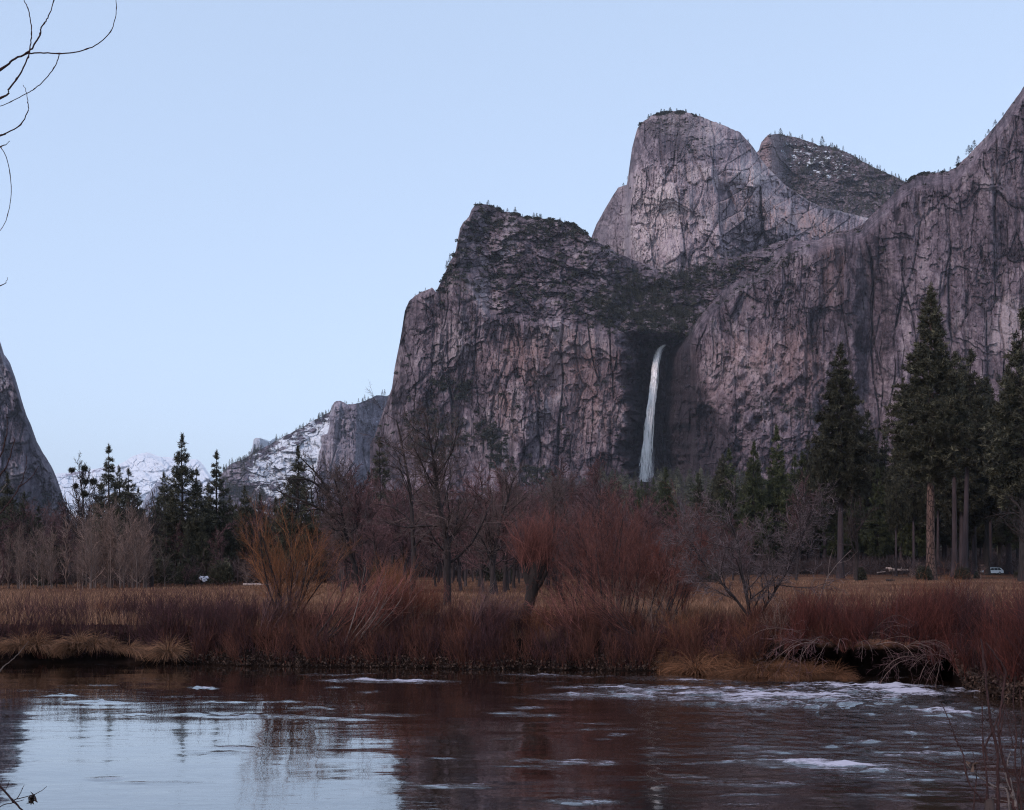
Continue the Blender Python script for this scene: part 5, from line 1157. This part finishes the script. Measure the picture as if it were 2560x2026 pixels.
mb = MB(); mb.add([(1.80, -.66, 1.46), (1.80, .66, 1.46), (2.24, .72, 1.05), (2.24, -.72, 1.05)], [(0, 1, 2, 3)]); link('rear_window', mb.build('rear_window', [GLASS], False), car)
a = np.linspace(0, 2 * np.pi, 25)
for x in (-1.42, 1.40):
    for y in (-.82, .82):
        wh = MB(); wh.tubes(np.stack([np.cos(a) * .25, 0 * a, np.sin(a) * .25], -1), np.full(25, .085), 8); ty = link('wheel', wh.build('tyre', [RUB]), car); ty.location = (x, y, .335)
        wh = MB(); wh.tubes(np.array([(0, -.07, 0), (0, .07, 0)]), [.19, .19], 16); wh.tubes(np.array([(0, -.075, 0), (0, -.07, 0)]), [.02, .19], 16); wh.tubes(np.array([(0, .07, 0), (0, .075, 0)]), [.19, .02], 16); link('rim', wh.build('rim', [RIM]), ty)
for y in (-.70, .70):
    mb = MB(); mb.box((2.30, y - .14, .92), (2.385, y + .14, 1.06)); link('tail_light', mb.build('tail_light', [LAMP], False), car)
    mb = MB(); mb.box((-2.385, y - .16, .70), (-2.25, y + .16, .83)); link('headlight', mb.build('headlight', [HEAD], False), car)
    mb = MB(); mb.box((-.95, np.sign(y) * .88 - .1, 1.0), (-.78, np.sign(y) * .98 + .05, 1.14)); link('mirror', mb.build('mirror', [WHITE], False), car)
for y0 in (-.66, .66):
    mb = MB(); mb.tubes(np.array([(-.1, y0, 1.62), (.0, y0, 1.67), (1.3, y0, 1.65), (1.4, y0, 1.60)]), [.02] * 4, 6); link('roof_rail', mb.build('roof_rail', [TRIM]), car)
mb = MB(); mb.box((2.3, -.85, .36), (2.41, .85, .52)); mb.box((-2.41, -.85, .34), (-2.3, .85, .52)); link('bumper', mb.build('bumper', [TRIM], False), car)

PALEWOOD = bark_mat('bleached_wood', (.20, .15, .135), (.36, .29, .27), 3)
def log(u, D, v, L, r, rz, label, mat, stub=True, tilt=0.0):
    mb = MB(); x = np.linspace(-.5, .5, 8) * L; rng_ = np.random.default_rng(int(u)); mb.tubes(np.stack([x, .04 * rng_.normal(size=8), .05 * rng_.normal(size=8) * r], -1), r * np.linspace(1.1, .7, 8) * rng_.uniform(.9, 1.1, 8), 9, 0, .6)
    for s in (-.5, .5): mb.tubes(np.array([(s * L, 0, 0), (s * L * 1.002, 0, 0)]), [r * .9, .01], 9, 0, .9)
    if stub: mb.tubes(np.array([(.1 * L, 0, 0), (.14 * L, -.2, r * 2.4)]), [r * .4, r * .15], 6, 0, .5)
    b = ground_at(u, D); o = link('fallen_log', mb.build('fallen_log', [mat])); o.location = (b[0], b[1], EYE + (HY - v) / FPX * D); o.rotation_euler = (0, tilt, rz); tag(o, label, 'log')
log(2247, 258, 1425.5, 4.2, .30, .12, 'long bleached fallen log among the trunks left of the tallest pine', PALEWOOD)
log(2224, 256, 1422, 1.6, .26, -.5, 'short pale broken log just left of the long bleached one', PALEWOOD, tilt=.15)
log(2203, 250, 1431, 1.9, .12, .3, 'thin white shape at the left end of the pale logs', PALEWOOD, tilt=-.12)  # log-shaped stand-in for a bright edge, likely of a half-hidden car
log(2226, 196, 1451, 1.5, .16, .2, 'small dark log lying on the meadow edge in front of the pale logs', BARK_DARK)
log(640, 146, 1462, 3.0, .14, .1, 'thin pale log lying at the far meadow edge behind the orange willow', PALEWOOD)
def green_bush(u, v, D, w_, h, label, seed, mat=None):
    rng = np.random.default_rng(seed); n = 900; C = rng.normal(size=(n, 3)); C *= (rng.random((n, 1)) ** .35) / np.linalg.norm(C, axis=1, keepdims=True); C[:, 2] = np.abs(C[:, 2]); C *= np.array([w_ / 2, w_ / 2, h]) * (.8 + .3 * vnoise(C[:, :1] * 2 + 9, C[:, 1:2] * 2, None, seed))
    V_, F_ = needles(rng, C, nrm(C + np.array([0, 0, .6])), 5, .34, .05, .7); mb = MB(); mb.add(V_, F_, 0, np.repeat(np.clip(rng.normal(.5, .2, n), 0, 1), 15))
    st = MB(); st.tubes(*grow(rng, rng.normal(0, .12, (9, 3)) * np.array([1, 1, 0]), rng.normal(0, .5, (9, 3)) + np.array([0, 0, 1]), h * .9, .03, [dict(n=5, wig=.1, tip=.3)])[0], 5)
    put('bush', [('foliage', mb.build('bush_foliage', [mat or SCRUB])), ('stems', st.build('bush_stems', [BARK_DARK]))], label, 'bush', (*ground_at(u, D)[:2], EYE + (HY - v) / FPX * D))
for a_ in [(2312, 1448, 202, 2.9, 2.3, 'dark rounded bush touching the foot of the tallest pine', 1), (2406, 1447, 210, 3.1, 2.2, 'olive green bush in the open between the tallest pine and the car', 2), (2442, 1446, 222, .9, 1.0, 'small dark bush beside the front of the white car', 3), (2556, 1444, 205, 2.8, 2.6, 'dark bush at the edge of the view right of the car', 4), (2152, 1450, 205, 2.2, 3.2, 'tall dim bush at the foot of the pines left of the logs', 5), (1770, 1452, 190, 4.6, 3.0, 'broad dark juniper-like bush behind the round-crowned tree', 6), (1245, 1452, 175, 6.0, 3.4, 'broad dark bush behind the stubby willow', 7), (1700, 1440, 230, 6.5, 6.5, 'big dim green bush at the meadow edge behind the biggest willow', 8)]:
    green_bush(*a_[:5], a_[5], 900 + a_[6])
for u, v, D, w_, h, lb, sd in [(395, 1458, 150, 5.0, 5.0, 'young fir-like bush left of the snow patch', 21), (560, 1456, 152, 3.5, 3.2, 'dark bush right of the snow patch', 22), (470, 1457, 149, 3.0, 3.2, 'dark bush between the tallest left fir and the snow patch', 23)]: green_bush(u, v, D, w_, h, lb, 900 + sd, NEEDLE)

# ------------------------------------------------------------------ twigs close to the camera
TWIG = bark_mat('near_twig_bark', (.034, .015, .015), (.066, .032, .032), 30, 0); TWIGP = bark_mat('near_pale_twig_bark', (.11, .085, .08), (.20, .16, .15), 30, 0)
def curve(px, D, r0, r1, n=5, fat=.66):
    q = np.array([P(a_[0], a_[1], D + (a_[2] if len(a_) > 2 else 0)) for a_ in px]); t = np.linspace(0, 1, len(q)); tt_ = np.linspace(0, 1, (len(q) - 1) * n + 1)
    # Catmull-Rom through the points
    e = np.concatenate([[2 * q[0] - q[1]], q, [2 * q[-1] - q[-2]]]); out = []
    for i in range(len(q) - 1):
        a_, b_, c_, d_ = e[i:i + 4]
        for s_ in np.linspace(0, 1, n, endpoint=False): out.append(.5 * (2 * b_ + (c_ - a_) * s_ + (2 * a_ - 5 * b_ + 4 * c_ - d_) * s_ ** 2 + (3 * b_ - a_ - 3 * c_ + d_) * s_ ** 3))
    out.append(q[-1]); out = np.array(out); rad = np.linspace(r0, r1, len(out)); rad *= fat; rad[::n * 2] *= 1.45; out[1:-1] += np.random.default_rng(int(abs(px[0][0])) + len(px)).normal(0, r0 * .16, (len(out) - 2, 3))
    return out, rad
D = 5.0; base = np.array([-2.9, 4.9, 1.15])
tr = thing('overhanging_tree', 'thin leafless twigs of a tree reaching into the upper left of the sky', 'tree', tuple(base))
mb = MB(); tpts = np.array([(-2.9, 4.9, 1.0), (-2.95, 4.9, 2.2), (-2.88, 4.95, 3.4), (-3.0, 5.0, 4.6), (-2.9, 5.05, 6.0), (-2.95, 5, 7.2)]); mb.tubes(tpts - base, [.075, .065, .055, .045, .03, .012], 10); link('trunk', mb.build('near_trunk', [BARK_GREY]), tr)
for pts_, r0, r1 in [([(-480, 420), (-200, 320), (0, 247), (23, 221), (42, 198), (59, 169), (70, 143), (75, 122), (79, 86), (76, 51), (70, 21), (59, -2), (40, -60), (10, -120)], .006, .002),
                     ([(-480, 480), (-200, 270), (0, 174), (30, 152), (67, 133), (86, 112), (101, 84), (103, 70), (110, 59), (122, 40), (134, 0), (140, -60), (138, -140)], .0072, .002),
                     ([(65, 134), (100, 133), (148, 134), (181, 132), (217, 123), (245, 110), (276, 80), (288, 45), (291, 20), (289, -4), (284, -60)], .0044, .0016), ([(148, 134), (145, 148), (135, 171), (108, 204), (86, 223), (63, 236), (27, 255), (0, 266), (-60, 285)], .0030, .0022),
                     ([(-460, 560), (-150, 380), (0, 339), (11, 336), (51, 312), (70, 276), (70, 257), (65, 228), (58, 213)], .0055, .0014), ([(-460, 640), (-120, 420), (0, 368), (13, 363), (25, 353)], .005, .0013), ([(2, 368), (15, 392), (25, 434), (28, 487), (19, 538), (0, 578), (-60, 650)], .0027, .0016), ([(-470, 900), (-140, 760), (0, 715), (15, 704), (19, 694)], .004, .001)]:
    q, rr = curve(pts_, D, r0, r1); m_ = MB(); m_.tubes(q - base, rr, 6); link('branch', m_.build('near_branch', [TWIG]), tr)
D = 7.5; base = np.array([-3.55, 7.2, .35])
tr = thing('riverside_sapling', 'dark curved bare shoots rising at the left edge in front of the pale wall', 'sapling', tuple(base))
for pts_, r0, r1, mt in [([(-170, 2660), (-150, 1700), (-60, 1260), (0, 1142), (13, 1100), (18, 1071), (17, 1041)], .012, .003, TWIG), ([(-150, 1700), (-90, 1330), (0, 1190), (12, 1174), (24, 1148), (30, 1124), (36, 1103), (32, 1093)], .009, .003, TWIG), ([(-170, 2660), (-130, 1650), (-70, 1390), (0, 1285), (24, 1255), (37, 1237), (49, 1216), (55, 1203), (65, 1169), (67, 1140)], .010, .0028, TWIG),
                         ([(49, 1217), (66, 1205), (84, 1187), (96, 1166)], .005, .0022, TWIG), ([(-120, 1420), (-60, 1290), (0, 1232), (18, 1208)], .008, .003, TWIGP), ([(-170, 2660), (-120, 1800), (-40, 1560), (3, 1448), (9, 1416), (5, 1380), (0, 1364), (-14, 1330)], .009, .004, TWIG), ([(-150, 2400), (-70, 1790), (0, 1678), (25, 1655), (50, 1630), (72, 1603)], .008, .002, TWIGP)]:
    q, rr = curve(pts_, D, r0, r1); m_ = MB(); m_.tubes(q - base, rr, 6); link('stem', m_.build('near_stem', [mt]), tr)
D = 5.6; base = np.array([-2.3, 5.3, .9])
tr = thing('leafless_bush', 'dark forked bare twig with a dead leaf in the lower left corner over the water', 'bush', tuple(base))
for pts_, r0, r1 in [([(20, 2540), (-40, 2100), (-30, 1935), (0, 1967), (33, 2003), (61, 2030), (90, 2060)], .009, .006), ([(33, 2003), (42, 1998), (78, 1989), (100, 1980), (117, 1967)], .0045, .0016), ([(42, 1998), (50, 1985), (56, 1972), (61, 1962)], .0035, .0014), ([(10, 1978), (14, 1975), (20, 1962), (24, 1950)], .003, .0012), ([(-20, 2060), (0, 2018), (30, 2008), (60, 2000)], .004, .002), ([(-20, 2000), (-5, 1975), (8, 1945)], .003, .0012)]:
    q, rr = curve(pts_, D, r0, r1); m_ = MB(); m_.tubes(q - base, rr, 6); link('twig', m_.build('near_twig', [TWIG]), tr)
rng = np.random.default_rng(71); C = np.array(P(81, 1998, D))[None] - base + rng.normal(0, .008, (26, 3)); V_, F_ = needles(rng, C, rng.normal(size=C.shape), 2, .022, .006); mb = MB(); mb.add(V_, F_, 0, .2); link('dead_leaf', mb.build('dead_leaf', [LIT]), tr)
D = 5.8; base = np.array([2.36, 5.8, .72])
tr = thing('bank_sapling', 'thin dark bare stems in front of the rapids at the lower right corner', 'sapling', tuple(base))
for pts_, r0, r1, mt in [([(2500, 2560), (2497, 2120), (2495, 1992), (2495, 1893), (2481, 1822), (2470, 1752), (2460, 1659), (2452, 1598)], .0095, .0035, TWIG), ([(2510, 2500), (2475, 2040), (2458, 2002), (2426, 1966), (2414, 1928), (2407, 1886), (2391, 1851), (2372, 1800), (2354, 1758)], .006, .0018, TWIG), ([(2495, 2520), (2470, 2060), (2468, 1992), (2465, 1928), (2457, 1864), (2455, 1752)], .0068, .0025, TWIG),
                         ([(2468, 1900), (2464, 1866), (2482, 1826), (2497, 1787), (2506, 1758), (2509, 1720)], .0055, .0022, TWIG), ([(2505, 2560), (2540, 2060), (2535, 2026), (2526, 1966), (2510, 1906), (2498, 1848), (2500, 1790), (2508, 1723), (2513, 1678), (2490, 1640), (2465, 1608)], .008, .003, TWIG), ([(2501, 1840), (2508, 1790), (2511, 1762), (2522, 1816), (2532, 1858)], .004, .0018, TWIG),
                         ([(2520, 2520), (2540, 2060), (2548, 1960), (2558, 1902), (2570, 1850)], .006, .002, TWIG), ([(2525, 2100), (2519, 1982), (2484, 1966), (2439, 1934), (2414, 1906)], .0055, .002, TWIGP), ([(2526, 1975), (2515, 1940), (2519, 1905), (2527, 1880)], .004, .002, TWIGP), ([(2530, 2500), (2540, 2060), (2532, 1990), (2523, 1945)], .010, .006, TWIGP), ([(2515, 2540), (2552, 2080), (2549, 1990), (2538, 1910), (2541, 1830), (2533, 1760), (2538, 1690)], .006, .0018, TWIG), ([(2540, 2500), (2575, 2060), (2566, 1960), (2553, 1880), (2556, 1800), (2549, 1720)], .006, .0018, TWIG), ([(2490, 2540), (2440, 2080), (2436, 2000), (2441, 1940), (2432, 1880)], .0045, .0014, TWIG), ([(2541, 1850), (2528, 1815), (2520, 1778)], .003, .0012, TWIG), ([(2481, 1996), (2505, 2002), (2530, 2006)], .003, .002, TWIGP)]:
    q, rr = curve(pts_, D, r0, r1, 5, 1.05); m_ = MB(); m_.tubes(q - base, rr, 6); link('stem', m_.build('near_stem', [mt]), tr)
mb = MB(); mb.tubes(np.array([P(2490, 2560, D), P(2478, 2100, D), P(2473, 2000, D), P(2472, 1996, D)]) - base, [.03, .026, .022, .004], 9); link('stump', mb.build('stump', [BARK_DARK]), tr)
rng = np.random.default_rng(72); C = np.array(P(2428, 1916, D))[None] - base + rng.normal(0, .006, (5, 3)); V_, F_ = needles(rng, C, rng.normal(size=C.shape) + np.array([1, 0, 1.]), 2, .04, .010); mb = MB(); mb.add(V_, F_, 0, .9); link('dead_leaf', mb.build('dead_leaf', [LIT]), tr)

# ------------------------------------------------------------------ the air
HAZE = bpy.data.materials.new('valley_air'); HAZE.use_nodes = True; nt = HAZE.node_tree; nt.nodes.remove(nt.nodes['Principled BSDF'])
pv_ = nt.nodes.new('ShaderNodeVolumePrincipled'); pv_.inputs['Color'].default_value = (.78, .84, 1, 1); pv_.inputs['Density'].default_value = 2.6e-5; pv_.inputs['Anisotropy'].default_value = 0
nt.links.new(pv_.outputs[0], nt.nodes['Material Output'].inputs['Volume'])
mb = MB(); mb.box((-22000, -300, -8), (26000, 30500, 2600)); tag(link('haze', mb.build('haze', [HAZE], False)), 'pale blue morning haze filling the valley', 'haze', None, 'stuff')
